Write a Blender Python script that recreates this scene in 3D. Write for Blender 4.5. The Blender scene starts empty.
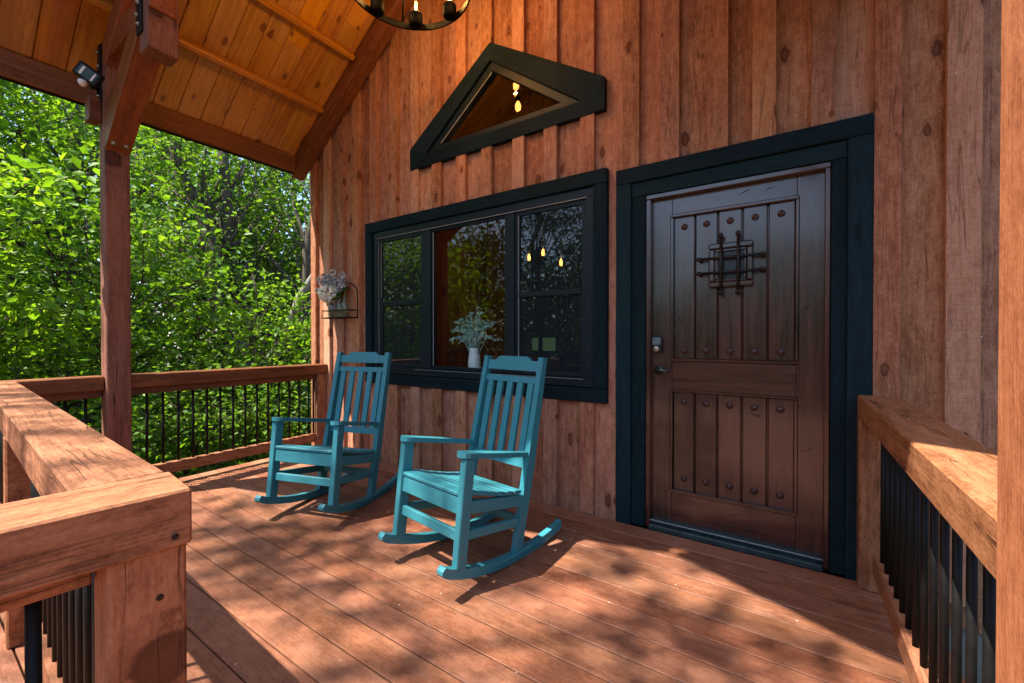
import bpy, bmesh, math, random
import numpy as np
from mathutils import Vector, Matrix
random.seed(7)
PI = math.pi
R = math.radians
C = bpy.context.scene.collection
sc = bpy.context.scene

# ------------------------------------------------------------------ camera
CAM = Vector((0.97311, -2.68065, 1.20374))
F_PX, YAW, PITCH = 421.38, R(33.765), R(-0.44)
cam_d = bpy.data.cameras.new("camera")
cam = bpy.data.objects.new("camera", cam_d); C.objects.link(cam)
cam_d.sensor_width = 36.0
cam_d.lens = F_PX / 1024 * 36.0
cam_d.clip_start, cam_d.clip_end = 0.03, 800
cam.location = CAM
cam.rotation_euler = (PI / 2 + PITCH, 0, YAW)
sc.camera = cam

def dp(x, z, d):
    """wall-plane coordinates -> the point seen in the same place on the parallel plane y=d"""
    k = (d - CAM.y) / (0 - CAM.y)
    return CAM.x + (x - CAM.x) * k, CAM.z + (z - CAM.z) * k

# ------------------------------------------------------------------ node helpers
def new_mat(name):
    m = bpy.data.materials.new(name); m.use_nodes = True
    nt = m.node_tree; nt.nodes.clear()
    return m, nt

class NT:
    def __init__(s, nt): s.nt = nt
    def n(s, t, **k):
        o = s.nt.nodes.new(t)
        for a, v in k.items(): setattr(o, a, v)
        return o
    def l(s, a, b): s.nt.links.new(a, b)
    def math(s, op, a, b=None, c=None, clamp=False):
        o = s.n("ShaderNodeMath", operation=op); o.use_clamp = clamp
        for i, x in enumerate((a, b, c)):
            if x is None: continue
            if isinstance(x, (int, float)): o.inputs[i].default_value = x
            else: s.l(x, o.inputs[i])
        return o.outputs[0]
    def comb(s, x, y, z):
        o = s.n("ShaderNodeCombineXYZ")
        for i, q in enumerate((x, y, z)):
            if isinstance(q, (int, float)): o.inputs[i].default_value = q
            else: s.l(q, o.inputs[i])
        return o.outputs[0]
    def noise(s, vec, scale=1, detail=4, rough=.55, dist=0):
        o = s.n("ShaderNodeTexNoise"); o.inputs["Scale"].default_value = scale
        o.inputs["Detail"].default_value = detail; o.inputs["Roughness"].default_value = rough
        o.inputs["Distortion"].default_value = dist
        s.l(vec, o.inputs["Vector"]); return o.outputs["Fac"]
    def ramp(s, fac, stops):
        o = s.n("ShaderNodeValToRGB"); e = o.color_ramp.elements
        while len(e) < len(stops): e.new(0.5)
        for i, (p, c) in enumerate(stops):
            e[i].position = p; e[i].color = (*c, 1) if len(c) == 3 else c
        s.l(fac, o.inputs[0]); return o.outputs[0]
    def rng(s, v, a, b, c=0, d=1):
        o = s.n("ShaderNodeMapRange"); o.clamp = True
        for i, q in enumerate((a, b, c, d)): o.inputs[i + 1].default_value = q
        s.l(v, o.inputs[0]); return o.outputs[0]
    def mix(s, fac, a, b, mode='MIX'):
        o = s.n("ShaderNodeMix", data_type='RGBA', blend_type=mode)
        if isinstance(fac, (int, float)): o.inputs[0].default_value = fac
        else: s.l(fac, o.inputs[0])
        for q, i in ((a, 6), (b, 7)):
            if isinstance(q, tuple): o.inputs[i].default_value = (*q, 1) if len(q) == 3 else q
            else: s.l(q, o.inputs[i])
        return o.outputs[2]
    def out(s, sh):
        o = s.n("ShaderNodeOutputMaterial"); s.l(sh, o.inputs[0])
    def bsdf(s, color, rough, bump=None, bstr=.3, bdist=.002, spec=.5, metal=0, coat=0, coat_rough=.1):
        b = s.n("ShaderNodeBsdfPrincipled")
        for nm, v in (("Base Color", color), ("Roughness", rough), ("Specular IOR Level", spec), ("Metallic", metal), ("Coat Weight", coat), ("Coat Roughness", coat_rough)):
            if isinstance(v, tuple): b.inputs[nm].default_value = (*v, 1)
            elif isinstance(v, (int, float)): b.inputs[nm].default_value = v
            else: s.l(v, b.inputs[nm])
        if bump is not None:
            bp = s.n("ShaderNodeBump"); bp.inputs["Strength"].default_value = bstr; bp.inputs["Distance"].default_value = bdist
            s.l(bump, bp.inputs["Height"]); s.l(bp.outputs[0], b.inputs["Normal"])
        return b

def wood(name, dark, mid, light, rough=.6, knots=.5, knot_col=None, knot_sc=(1.7, 6.0), tint=.35, bump=.35, saw=0.0,
         spec=.4, coat=0.0, blotch=.35, fine=1.0, dust=0.0, dust_col=(.5, .42, .36), hue=.02, flecks=0.0, cracks=0.0, streak=.4, mottle=.5, satv=.16, sharp=1.0):
    m, nt = new_mat(name); N = NT(nt)
    at = N.n("ShaderNodeAttribute", attribute_name="gc"); sp = N.n("ShaderNodeSeparateXYZ"); N.l(at.outputs["Vector"], sp.inputs[0])
    u, v, w = sp.outputs
    rn = N.n("ShaderNodeAttribute", attribute_name="rnd").outputs["Fac"]
    # knots: cells in the (u,v) face of the board
    kv = N.comb(N.math('MULTIPLY', u, knot_sc[0]), N.math('MULTIPLY', N.math('ADD', v, N.math('MULTIPLY', w, .3)), knot_sc[1]), 0.0)
    vo = N.n("ShaderNodeTexVoronoi", feature='F1', voronoi_dimensions='2D'); N.l(kv, vo.inputs["Vector"]); vo.inputs["Scale"].default_value = 1.0
    cs = N.n("ShaderNodeSeparateColor"); N.l(vo.outputs["Color"], cs.inputs[0])
    has = N.math('GREATER_THAN', cs.outputs[0], 1 - knots)
    ksize = N.math('MULTIPLY_ADD', cs.outputs[1], .10, .035)
    kd_w = N.noise(N.comb(N.math('MULTIPLY', u, 22), N.math('MULTIPLY', v, 45), 0.0), 1, 2)
    ksize = N.math('MULTIPLY', ksize, N.math('MULTIPLY_ADD', kd_w, 1.2, .4))
    kd = N.math('DIVIDE', vo.outputs["Distance"], ksize)
    kmask = N.math('MULTIPLY', N.rng(kd, .82, 1.0, 1, 0), has)
    kcore = N.math('MULTIPLY', N.rng(kd, .30, .75, 1, 0), has)
    kring = N.math('MULTIPLY', N.rng(kd, .9, 2.0, 1, 0), has)
    # grain, bent round the knots
    wob = N.noise(N.comb(N.math('MULTIPLY', u, 1.3), N.math('MULTIPLY', v, 5), N.math('MULTIPLY', w, 5)), 1, 3)
    vv = N.math('ADD', v, N.math('MULTIPLY', N.math('SUBTRACT', wob, .5), .09))
    vv = N.math('ADD', vv, N.math('MULTIPLY', kring, .018))
    g1 = N.noise(N.comb(N.math('MULTIPLY', u, 1.6), N.math('MULTIPLY', vv, 34 * fine), N.math('MULTIPLY', w, 34 * fine)), 1, 5, .62)
    g2 = N.noise(N.comb(N.math('MULTIPLY', u, 5), N.math('MULTIPLY', vv, 190 * fine), N.math('MULTIPLY', w, 190 * fine)), 1, 3, .6)
    bl = N.noise(N.comb(N.math('MULTIPLY', u, 2.2), N.math('MULTIPLY', v, 4.5), N.math('MULTIPLY', w, 4.5)), 1, 5, .6)
    mo = N.noise(N.comb(N.math('MULTIPLY', u, 14), N.math('MULTIPLY', v, 30), N.math('MULTIPLY', w, 30)), 1, 8, .72)
    mo2 = N.noise(N.comb(N.math('MULTIPLY', u, 75), N.math('MULTIPLY', v, 120), N.math('MULTIPLY', w, 120)), 1, 3, .6)
    g = N.math('MULTIPLY_ADD', N.math('SUBTRACT', g1, .5), streak * 1.5, .5)
    g = N.math('ADD', g, N.math('MULTIPLY', N.math('SUBTRACT', g2, .5), .40))
    g = N.math('ADD', g, N.math('MULTIPLY', N.math('SUBTRACT', mo, .5), mottle))
    g = N.math('ADD', g, N.math('MULTIPLY', N.math('SUBTRACT', mo2, .5), mottle * .5))
    g = N.math('ADD', g, N.math('MULTIPLY', N.math('SUBTRACT', bl, .5), blotch))
    g = N.math('ADD', g, N.math('MULTIPLY', N.math('SUBTRACT', rn, .5), tint))
    col = N.ramp(N.math('MULTIPLY_ADD', N.math('SUBTRACT', g, .5), sharp, .5), [(.28, dark), (.5, mid), (.74, light)])
    hs = N.n("ShaderNodeHueSaturation"); N.l(col, hs.inputs["Color"])
    rn2 = N.math('FRACT', N.math('MULTIPLY', rn, 7.31))
    N.l(N.math('MULTIPLY_ADD', rn2, hue, .5 - hue / 2), hs.inputs["Hue"])
    N.l(N.math('MULTIPLY_ADD', N.math('FRACT', N.math('MULTIPLY', rn, 13.7)), satv, 1 - satv / 2), hs.inputs["Saturation"])
    col = hs.outputs[0]
    kc = knot_col or tuple(c * .35 for c in dark)
    col = N.mix(N.math('MULTIPLY', kring, .5), col, dark)
    col = N.mix(N.math('MULTIPLY', kmask, .8), col, kc)
    col = N.mix(N.math('MULTIPLY', kcore, .45), col, dark)
    height = N.math('ADD', N.math('ADD', N.math('MULTIPLY', g1, .5), N.math('MULTIPLY', g2, .5)), N.math('MULTIPLY', mo2, .6 * mottle))
    if saw:
        sw = N.noise(N.comb(N.math('MULTIPLY', u, 150), N.math('MULTIPLY', v, 9), N.math('MULTIPLY', w, 9)), 1, 2)
        height = N.math('ADD', height, N.math('MULTIPLY', sw, saw))
        col = N.mix(N.math('MULTIPLY', N.rng(sw, .42, .7), .22 * saw), col, dark)
    if cracks:
        ck = N.noise(N.comb(N.math('MULTIPLY', u, .7), N.math('MULTIPLY', vv, 15), N.math('MULTIPLY', w, 15)), 1, 3, .5)
        cm = N.rng(N.math('ABSOLUTE', N.math('SUBTRACT', ck, .5)), 0, .012, 1, 0)
        cm = N.math('MULTIPLY', cm, N.rng(N.noise(N.comb(N.math('MULTIPLY', u, 2.0), N.math('MULTIPLY', v, 6), w), 1, 2), .44, .56))
        col = N.mix(N.math('MULTIPLY', cm, cracks), col, tuple(c * .22 for c in dark))
        height = N.math('SUBTRACT', height, N.math('MULTIPLY', cm, 1.2 * cracks))
    if dust:
        d1 = N.noise(N.comb(N.math('MULTIPLY', u, 3.1), N.math('MULTIPLY', v, 7.0), w), 1, 7, .7)
        dm = N.math('MULTIPLY', N.rng(d1, .5, .72), dust)
        col = N.mix(dm, col, dust_col)
    if flecks:
        fv = N.n("ShaderNodeTexVoronoi", feature='F1'); fv.inputs["Scale"].default_value = 14
        N.l(at.outputs["Vector"], fv.inputs["Vector"])
        fs = N.n("ShaderNodeSeparateColor"); N.l(fv.outputs["Color"], fs.inputs[0])
        fm = N.math('MULTIPLY', N.math('LESS_THAN', fv.outputs["Distance"], .05), N.math('GREATER_THAN', fs.outputs[0], 1 - flecks))
        col = N.mix(fm, col, (.6, .55, .48))
    ro = N.math('ADD', N.math('MULTIPLY', N.math('SUBTRACT', g1, .5), .25), rough, clamp=True)
    b = N.bsdf(col, ro, height, bump, .003, spec=spec, coat=coat)
    N.out(b.outputs[0]); return m

def plain(name, color, rough=.5, metal=0, spec=.5, var=.15, scale=30, bump=0.0, coat=0):
    m, nt = new_mat(name); N = NT(nt)
    tc = N.n("ShaderNodeTexCoord").outputs["Object"]
    nz = N.noise(tc, scale, 5, .6)
    col = N.mix(N.rng(nz, .3, .7), tuple(c * (1 - var) for c in color), tuple(min(1, c * (1 + var)) for c in color))
    ro = N.math('ADD', N.math('MULTIPLY', N.math('SUBTRACT', nz, .5), .2), rough, clamp=True)
    b = N.bsdf(col, ro, nz if bump else None, bump, .002, spec=spec, metal=metal, coat=coat)
    N.out(b.outputs[0]); return m

def emitter(name, color, strength):
    m, nt = new_mat(name); N = NT(nt)
    e = N.n("ShaderNodeEmission"); e.inputs[0].default_value = (*color, 1); e.inputs[1].default_value = strength
    N.out(e.outputs[0]); return m

def glass_pane(name, tint=(.9, .95, .95), refl=1.0, dim=0.0, dim_col=(.01, .014, .016)):
    m, nt = new_mat(name); N = NT(nt)
    tr = N.n("ShaderNodeBsdfTransparent"); tr.inputs[0].default_value = (*tint, 1)
    gl = N.n("ShaderNodeBsdfGlossy"); gl.inputs["Roughness"].default_value = 0.015
    fr = N.n("ShaderNodeFresnel"); fr.inputs[0].default_value = 1.52
    tc = N.n("ShaderNodeTexCoord").outputs["Object"]
    bp = N.n("ShaderNodeBump"); bp.inputs["Strength"].default_value = .02; bp.inputs["Distance"].default_value = .02
    N.l(N.noise(tc, 2.2, 2), bp.inputs["Height"]); N.l(bp.outputs[0], gl.inputs["Normal"])
    back = N.n('ShaderNodeNewGeometry').outputs['Backfacing']       # count the outer face of each pane once
    fac = N.math('MULTIPLY', N.math('MULTIPLY', fr.outputs[0], 1.45 * refl, clamp=True), N.math('SUBTRACT', 1.0, back))
    base = tr.outputs[0]
    if dim:
        df = N.n("ShaderNodeBsdfDiffuse"); df.inputs[0].default_value = (*dim_col, 1)
        mx0 = N.n("ShaderNodeMixShader"); mx0.inputs[0].default_value = dim
        N.l(base, mx0.inputs[1]); N.l(df.outputs[0], mx0.inputs[2]); base = mx0.outputs[0]
    mx = N.n("ShaderNodeMixShader"); N.l(fac, mx.inputs[0]); N.l(base, mx.inputs[1]); N.l(gl.outputs[0], mx.inputs[2])
    N.out(mx.outputs[0]); return m

def leaf_mat(name, a, b, c, trans=.4, gloss=.25):
    m, nt = new_mat(name); N = NT(nt)
    rn = N.n("ShaderNodeAttribute", attribute_name="rnd").outputs["Fac"]
    col = N.ramp(rn, [(0, a), (.55, b), (1, c)])
    df = N.bsdf(col, .5, spec=gloss)
    tl = N.n("ShaderNodeBsdfTranslucent")
    N.l(N.mix(1.0, col, (1.5, 1.35, .5), 'MULTIPLY'), tl.inputs[0])
    mx = N.n("ShaderNodeMixShader"); mx.inputs[0].default_value = trans
    N.l(df.outputs[0], mx.inputs[1]); N.l(tl.outputs[0], mx.inputs[2]); N.out(mx.outputs[0]); return m

M = {}
M['siding'] = wood('cedar_siding', (.255, .104, .058), (.415, .195, .114), (.55, .295, .185), rough=.80, knots=.50, saw=.9, tint=.22, bump=.8, spec=.10, blotch=.35, hue=.012, streak=.22, mottle=.75, sharp=1.25, cracks=.55, knot_col=(.085, .024, .010), flecks=.40, knot_sc=(2.6, 5.5))
M['timber'] = wood('cedar_timber', (.150, .054, .024), (.295, .118, .054), (.41, .18, .092), rough=.7, knots=.14, tint=.14, satv=.08, hue=.006, bump=.5, spec=.2, knot_sc=(1.6, 5), cracks=.8, streak=.26, mottle=.75, sharp=1.2, knot_col=(.07, .022, .01))
M['truss'] = wood('stained_beam', (.105, .030, .012), (.21, .066, .026), (.31, .11, .045), rough=.5, knots=.14, tint=.25, bump=.35, spec=.35, cracks=.7)
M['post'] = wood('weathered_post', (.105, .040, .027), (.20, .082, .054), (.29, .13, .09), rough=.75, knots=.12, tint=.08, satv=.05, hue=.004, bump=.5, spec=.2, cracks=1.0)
M['post_lit'] = wood('sunlit_post', (.20, .064, .028), (.35, .124, .056), (.46, .185, .092), rough=.75, knots=.2, tint=.05, satv=.02, hue=.002, bump=.7, spec=.12, streak=.2, mottle=.7, cracks=.4)  # brighter copy of the post wood, sunlight put into its colour
M['deck'] = wood('deck_stain', (.150, .053, .027), (.255, .098, .050), (.345, .148, .080), rough=.58, knots=.03, tint=.12, satv=.05, bump=.22, spec=.35, dust=.45, dust_col=(.42, .225, .145), blotch=.45, hue=.006, streak=.13, mottle=.7, sharp=1.15, flecks=.22, knot_sc=(1.2, 5))
M['pine'] = wood('varnished_pine', (.31, .120, .011), (.49, .222, .026), (.62, .315, .050), rough=.36, knots=.62, tint=.4, bump=.12, spec=.5, knot_col=(.09, .020, .005), knot_sc=(2.6, 6), coat=.25, blotch=.3, mottle=.2, streak=.4, sharp=1.2)
M['purlin'] = wood('pine_purlin', (.27, .095, .014), (.43, .175, .028), (.54, .24, .046), rough=.42, knots=.15, tint=.25, bump=.2, spec=.5)
M['trim'] = wood('black_stained_trim', (.0035, .0105, .0145), (.0062, .0185, .0255), (.0105, .029, .038), rough=.62, knots=.06, tint=.25, bump=.45, spec=.09, saw=.6, knot_col=(.006, .010, .012), mottle=.7)
M['door'] = wood('mahogany_door', (.016, .0045, .0032), (.037, .0096, .0066), (.072, .0195, .0128), rough=.30, knots=.03, tint=.25, bump=.12, spec=.6, fine=1.2, coat=.55, mottle=.45, streak=.6, sharp=1.3, cracks=.3, blotch=.35)
M['inner'] = wood('interior_planks', (.13, .04, .016), (.26, .085, .033), (.36, .14, .06), rough=.6, knots=.3, tint=.4)
M['inner_floor'] = wood('interior_floorboards', (.08, .04, .02), (.15, .08, .04), (.22, .12, .06), rough=.4, knots=.1)
M['black'] = plain('black_metal', (.006, .006, .0065), .5, metal=.0, spec=.22, var=.3)
M['rail_black'] = plain('black_baluster', (.007, .007, .007), .5, spec=.16, var=.3)
M['bronze'] = plain('dark_bronze', (.030, .026, .024), .4, metal=.8, var=.3)
M['stud'] = plain('rusty_stud', (.055, .020, .020), .42, metal=.3, var=.35, scale=60)
M['bolt'] = plain('zinc_bolt', (.33, .31, .29), .4, metal=.9)
M['vinyl'] = plain('window_frame_paint', (.006, .014, .019), .45, spec=.25, var=.15)
M['sill'] = plain('door_sill_metal', (.022, .05, .06), .4, metal=.3, var=.4, scale=18)
M['wline'] = plain('pale_line', (.34, .37, .38), .6)
M['roof'] = plain('dark_shingles', (.03, .03, .032), .85, var=.4, scale=8)
M['white_plastic'] = plain('white_plastic', (.7, .69, .65), .4)
M['solar'] = plain('solar_cell', (.012, .03, .055), .2, spec=.5)
M['jar'] = plain('pale_ceramic', (.74, .82, .80), .4)
M['jelly'] = glass_pane('bottle_glass', (.72, .80, .74), 1.0, dim=.16, dim_col=(.35, .40, .33))
M['glass'] = glass_pane('clear_glass', (.95, .97, .97), 1.0)
M['screened'] = glass_pane('screened_glass', (.6, .64, .66), .95, dim=.5, dim_col=(.020, .032, .038))
M['iron'] = plain('black_iron', (.0016, .0016, .0017), .6, spec=.06)
M['bulb'] = emitter('filament_glow', (1, .47, .11), 15)
M['bulb_dim'] = emitter('amber_glow', (1, .38, .08), .9)
M['amber'] = glass_pane('amber_glass', (1, .80, .5), .7)
M['soil'] = plain('forest_soil', (.055, .040, .026), .95, var=.5, scale=5, bump=.6)

M['gouge'] = plain('dark_gouge', (.010, .005, .004), .8)
def teal_mat():
    m, nt = new_mat('teal_poly'); N = NT(nt)
    at = N.n("ShaderNodeAttribute", attribute_name="gc"); sp = N.n("ShaderNodeSeparateXYZ"); N.l(at.outputs["Vector"], sp.inputs[0])
    u, v, w = sp.outputs
    rn = N.n("ShaderNodeAttribute", attribute_name="rnd").outputs["Fac"]
    g = N.noise(N.comb(N.math('MULTIPLY', u, 5), N.math('MULTIPLY', v, 130), N.math('MULTIPLY', w, 130)), 1, 4, .6)
    d = N.noise(at.outputs["Vector"], 16, 6, .7)
    col = N.mix(N.rng(g, .3, .7), (.028, .20, .245), (.046, .258, .308))
    col = N.mix(N.math('MULTIPLY', rn, .25), col, (.022, .165, .21))
    col = N.mix(N.math('MULTIPLY', N.rng(d, .58, .78), .36), col, (.12, .29, .33))
    b = N.bsdf(col, N.math('MULTIPLY_ADD', d, .25, .34), g, .18, .0015, spec=.45)
    N.out(b.outputs[0]); return m
M['teal'] = teal_mat()

def bark_mat(name, a, b):
    m, nt = new_mat(name); N = NT(nt)
    tc = N.n("ShaderNodeTexCoord").outputs["Object"]
    mp = N.n("ShaderNodeMapping"); mp.inputs["Scale"].default_value = (14, 14, 2.5); N.l(tc, mp.inputs[0])
    g = N.noise(mp.outputs[0], 1, 6, .65)
    b_ = N.bsdf(N.ramp(g, [(.3, a), (.7, b)]), .9, g, .8, .02, spec=.2)
    N.out(b_.outputs[0]); return m
M['bark'] = bark_mat('grey_bark', (.030, .024, .018), (.13, .105, .082))
M['bark_pale'] = bark_mat('pale_bark', (.10, .09, .075), (.34, .32, .28))
M['leaf'] = leaf_mat('maple_leaves', (.050, .130, .012), (.120, .260, .022), (.23, .38, .036), trans=.5)
M['leaf_light'] = leaf_mat('young_leaves', (.075, .180, .012), (.150, .305, .022), (.28, .44, .042), trans=.55)
M['leaf_deep'] = leaf_mat('deep_green_leaves', (.026, .075, .012), (.055, .135, .018), (.10, .20, .03), trans=.4)
M['needle'] = leaf_mat('cedar_foliage', (.020, .050, .020), (.035, .08, .026), (.06, .12, .036), trans=.2)
M['sage'] = leaf_mat('sage_leaves', (.24, .46, .45), (.40, .62, .60), (.60, .78, .75), trans=.2)
M['bloom'] = leaf_mat('hydrangea_petals', (.74, .80, .90), (.88, .91, .95), (.97, .97, .96), trans=.2)
M['dry'] = leaf_mat('dried_spray', (.30, .37, .45), (.46, .53, .61), (.66, .71, .77), trans=.1)

# ------------------------------------------------------------------ mesh builder
class MB:
    def __init__(s):
        s.v, s.f, s.gc, s.rn, s.sm = [], [], [], [], []
    def add(s, verts, faces, gcs, rnd=None, smooth=False):
        o = len(s.v); rnd = random.random() if rnd is None else rnd
        off = Vector((random.uniform(0, 40), random.uniform(0, 40), random.uniform(0, 40)))
        s.v += [tuple(p) for p in verts]; s.gc += [tuple(Vector(g) + off) for g in gcs]
        s.rn += [rnd] * len(verts); s.f += [tuple(i + o for i in f) for f in faces]; s.sm += [smooth] * len(faces)
    def obox(s, c, ex, ey, ez, a, b, d, ch=.004, rnd=None):
        """box with centre c, unit axes ex,ey,ez, half sizes a,b,d; ex is the grain; chamfer ch"""
        c, ex, ey, ez = Vector(c), Vector(ex), Vector(ey), Vector(ez)
        ch = min(ch, a * .45, b * .45, d * .45)
        vs, gs, idx = [], [], {}
        for sx in (-1, 1):
            for sy in (-1, 1):
                for sz in (-1, 1):
                    for k in range(3):
                        p = [a - ch, b - ch, d - ch]; p[k] += ch
                        l = (sx * p[0], sy * p[1], sz * p[2])
                        idx[(sx, sy, sz, k)] = len(vs)
                        vs.append(c + ex * l[0] + ey * l[1] + ez * l[2]); gs.append(l)
        I = lambda x, y, z, k: idx[(x, y, z, k)]
        fs = []
        for q in (-1, 1):
            fs.append([I(q, -1, -1, 0), I(q, 1, -1, 0), I(q, 1, 1, 0), I(q, -1, 1, 0)])
            fs.append([I(-1, q, -1, 1), I(1, q, -1, 1), I(1, q, 1, 1), I(-1, q, 1, 1)])
            fs.append([I(-1, -1, q, 2), I(1, -1, q, 2), I(1, 1, q, 2), I(-1, 1, q, 2)])
        for p in (-1, 1):
            for q in (-1, 1):
                fs.append([I(-1, p, q, 1), I(1, p, q, 1), I(1, p, q, 2), I(-1, p, q, 2)])
                fs.append([I(p, -1, q, 0), I(p, 1, q, 0), I(p, 1, q, 2), I(p, -1, q, 2)])
                fs.append([I(p, q, -1, 0), I(p, q, 1, 0), I(p, q, 1, 1), I(p, q, -1, 1)])
        for x in (-1, 1):
            for y in (-1, 1):
                for z in (-1, 1):
                    fs.append([I(x, y, z, 0), I(x, y, z, 1), I(x, y, z, 2)])
        # outward winding
        out = []
        for f in fs:
            p = [vs[i] for i in f]; n = (p[1] - p[0]).cross(p[2] - p[0]); m = sum(p, Vector()) / len(p)
            out.append(f if n.dot(m - c) > 0 else f[::-1])
        s.add(vs, out, gs, rnd)
    def box(s, x0, x1, y0, y1, z0, z1, ax='x', ch=.004, rnd=None):
        c = ((x0 + x1) / 2, (y0 + y1) / 2, (z0 + z1) / 2); h = ((x1 - x0) / 2, (y1 - y0) / 2, (z1 - z0) / 2)
        X, Y, Z = Vector((1, 0, 0)), Vector((0, 1, 0)), Vector((0, 0, 1))
        if ax == 'x': s.obox(c, X, Y, Z, *h, ch, rnd)
        elif ax == 'y': s.obox(c, Y, X, Z, h[1], h[0], h[2], ch, rnd)
        else: s.obox(c, Z, X, Y, h[2], h[0], h[1], ch, rnd)
    def beam(s, p0, p1, w, h, side=None, ch=.005, rnd=None):
        """bar from p0 to p1; w across 'side' direction, h across the other"""
        p0, p1 = Vector(p0), Vector(p1); d = p1 - p0; L = d.length; d.normalize()
        side = Vector(side) if side is not None else (Vector((0, 0, 1)).cross(d) if abs(d.z) < .98 else Vector((1, 0, 0)))
        e = (side - d * side.dot(d)).normalized(); n = d.cross(e)
        s.obox((p0 + p1) / 2, d, e, n, L / 2, w / 2, h / 2, ch, rnd)
    def prism(s, poly, axis, a0, a1, grain=None, rnd=None, smooth=False):
        """polygon in a plane extruded. axis 'y': poly=(x,z); 'x': poly=(y,z); 'z': poly=(x,y)"""
        f3 = {'y': lambda p, a: (p[0], a, p[1]), 'x': lambda p, a: (a, p[0], p[1]), 'z': lambda p, a: (p[0], p[1], a)}[axis]
        n = len(poly); vs = [Vector(f3(p, a0)) for p in poly] + [Vector(f3(p, a1)) for p in poly]
        fs = [list(range(n)), [n + i for i in range(n)][::-1]] + [[i, i + n, (i + 1) % n + n, (i + 1) % n][::-1] for i in range(n)]
        area = sum(poly[i][0] * poly[(i + 1) % n][1] - poly[(i + 1) % n][0] * poly[i][1] for i in range(n))
        flip = (area > 0) == ((axis in 'xz') == (a1 > a0))
        if flip: fs = [f[::-1] for f in fs]
        g = Vector(grain or {'y': (0, 0, 1), 'x': (0, 0, 1), 'z': (1, 0, 0)}[axis]).normalized()
        e = g.orthogonal().normalized() if abs(g.y) < .9 and axis != 'y' else Vector((0, 1, 0)).cross(g)
        h = g.cross(e)
        s.add(vs, fs, [(v.dot(g), v.dot(e), v.dot(h)) for v in vs], rnd, smooth)
    def tube(s, pts, rad, n=8, cap=True, rnd=None, smooth=True):
        pts = [Vector(p) for p in pts]; rad = rad if isinstance(rad, (list, tuple)) else [rad] * len(pts)
        vs, gs, fs = [], [], []
        prev = None; L = 0
        for i, p in enumerate(pts):
            d = ((pts[i + 1] if i + 1 < len(pts) else p) - (pts[i - 1] if i else p)).normalized()
            if prev is None: e = d.orthogonal().normalized()
            else: e = (prev - d * prev.dot(d)).normalized()
            prev = e; h = d.cross(e)
            if i: L += (p - pts[i - 1]).length
            for k in range(n):
                a = 2 * PI * k / n
                vs.append(p + (e * math.cos(a) + h * math.sin(a)) * rad[i]); gs.append((L, math.cos(a) * rad[i], math.sin(a) * rad[i]))
        for i in range(len(pts) - 1):
            for k in range(n):
                fs.append([i * n + k, i * n + (k + 1) % n, (i + 1) * n + (k + 1) % n, (i + 1) * n + k])
        if cap:
            fs.append(list(range(n))[::-1]); fs.append([(len(pts) - 1) * n + k for k in range(n)])
        s.add(vs, fs, gs, rnd, smooth)
    def lathe(s, prof, c, ax=(0, 0, 1), n=20, rnd=None):
        """profile of (radius, height) pairs turned round an axis through c"""
        c, d = Vector(c), Vector(ax).normalized(); e = d.orthogonal().normalized(); h = d.cross(e)
        vs, gs, fs = [], [], []
        for r, z in prof:
            for k in range(n):
                a = 2 * PI * k / n
                vs.append(c + d * z + (e * math.cos(a) + h * math.sin(a)) * r); gs.append((z, r * math.cos(a), r * math.sin(a)))
        for i in range(len(prof) - 1):
            for k in range(n):
                fs.append([i * n + k, i * n + (k + 1) % n, (i + 1) * n + (k + 1) % n, (i + 1) * n + k])
        if prof[0][0] > 1e-5: fs.append(list(range(n))[::-1])
        if prof[-1][0] > 1e-5: fs.append([(len(prof) - 1) * n + k for k in range(n)])
        s.add(vs, fs, gs, rnd, True)
    def build(s, name, mat, parent=None, auto=True):
        me = bpy.data.meshes.new(name); me.from_pydata(s.v, [], s.f); me.update()
        a = me.attributes.new("gc", 'FLOAT_VECTOR', 'POINT'); a.data.foreach_set("vector", np.array(s.gc, 'f').ravel())
        a = me.attributes.new("rnd", 'FLOAT', 'POINT'); a.data.foreach_set("value", np.array(s.rn, 'f'))
        me.polygons.foreach_set("use_smooth", np.array(s.sm, bool)); me.materials.append(mat)
        o = bpy.data.objects.new(name, me); C.objects.link(o)
        if parent: o.parent = parent
        return o

def thing(name, label, cat, loc=(0, 0, 0), rz=0, group=None):
    o = bpy.data.objects.new(name, None); C.objects.link(o); o.empty_display_size = .1
    o.location = loc; o.rotation_euler = (0, 0, rz); o['label'] = label; o['category'] = cat
    if group: o['group'] = group
    return o
def tag(o, label, cat, group=None):
    o['label'] = label; o['category'] = cat
    if group: o['group'] = group
    return o
def struct(o, kind='structure'):
    o['kind'] = kind; return o

# ------------------------------------------------------------------ dimensions
XL, XR = -3.53, 6.0                      # front wall of the cabin
RX, RZ, SL = -1.03, 4.806, .69           # ridge, underside of the rake beam at the wall, slope
def rake(x): return RZ - SL * abs(x - RX)
FRONT = -2.58                            # front edge of the porch roof
CEIL = .20                               # ceiling boards above the rake underside

# =================================================================== cabin
cabin = thing('cabin', 'cedar board and batten cabin front with black trimmed window and dark wooden door', 'cabin')

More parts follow.
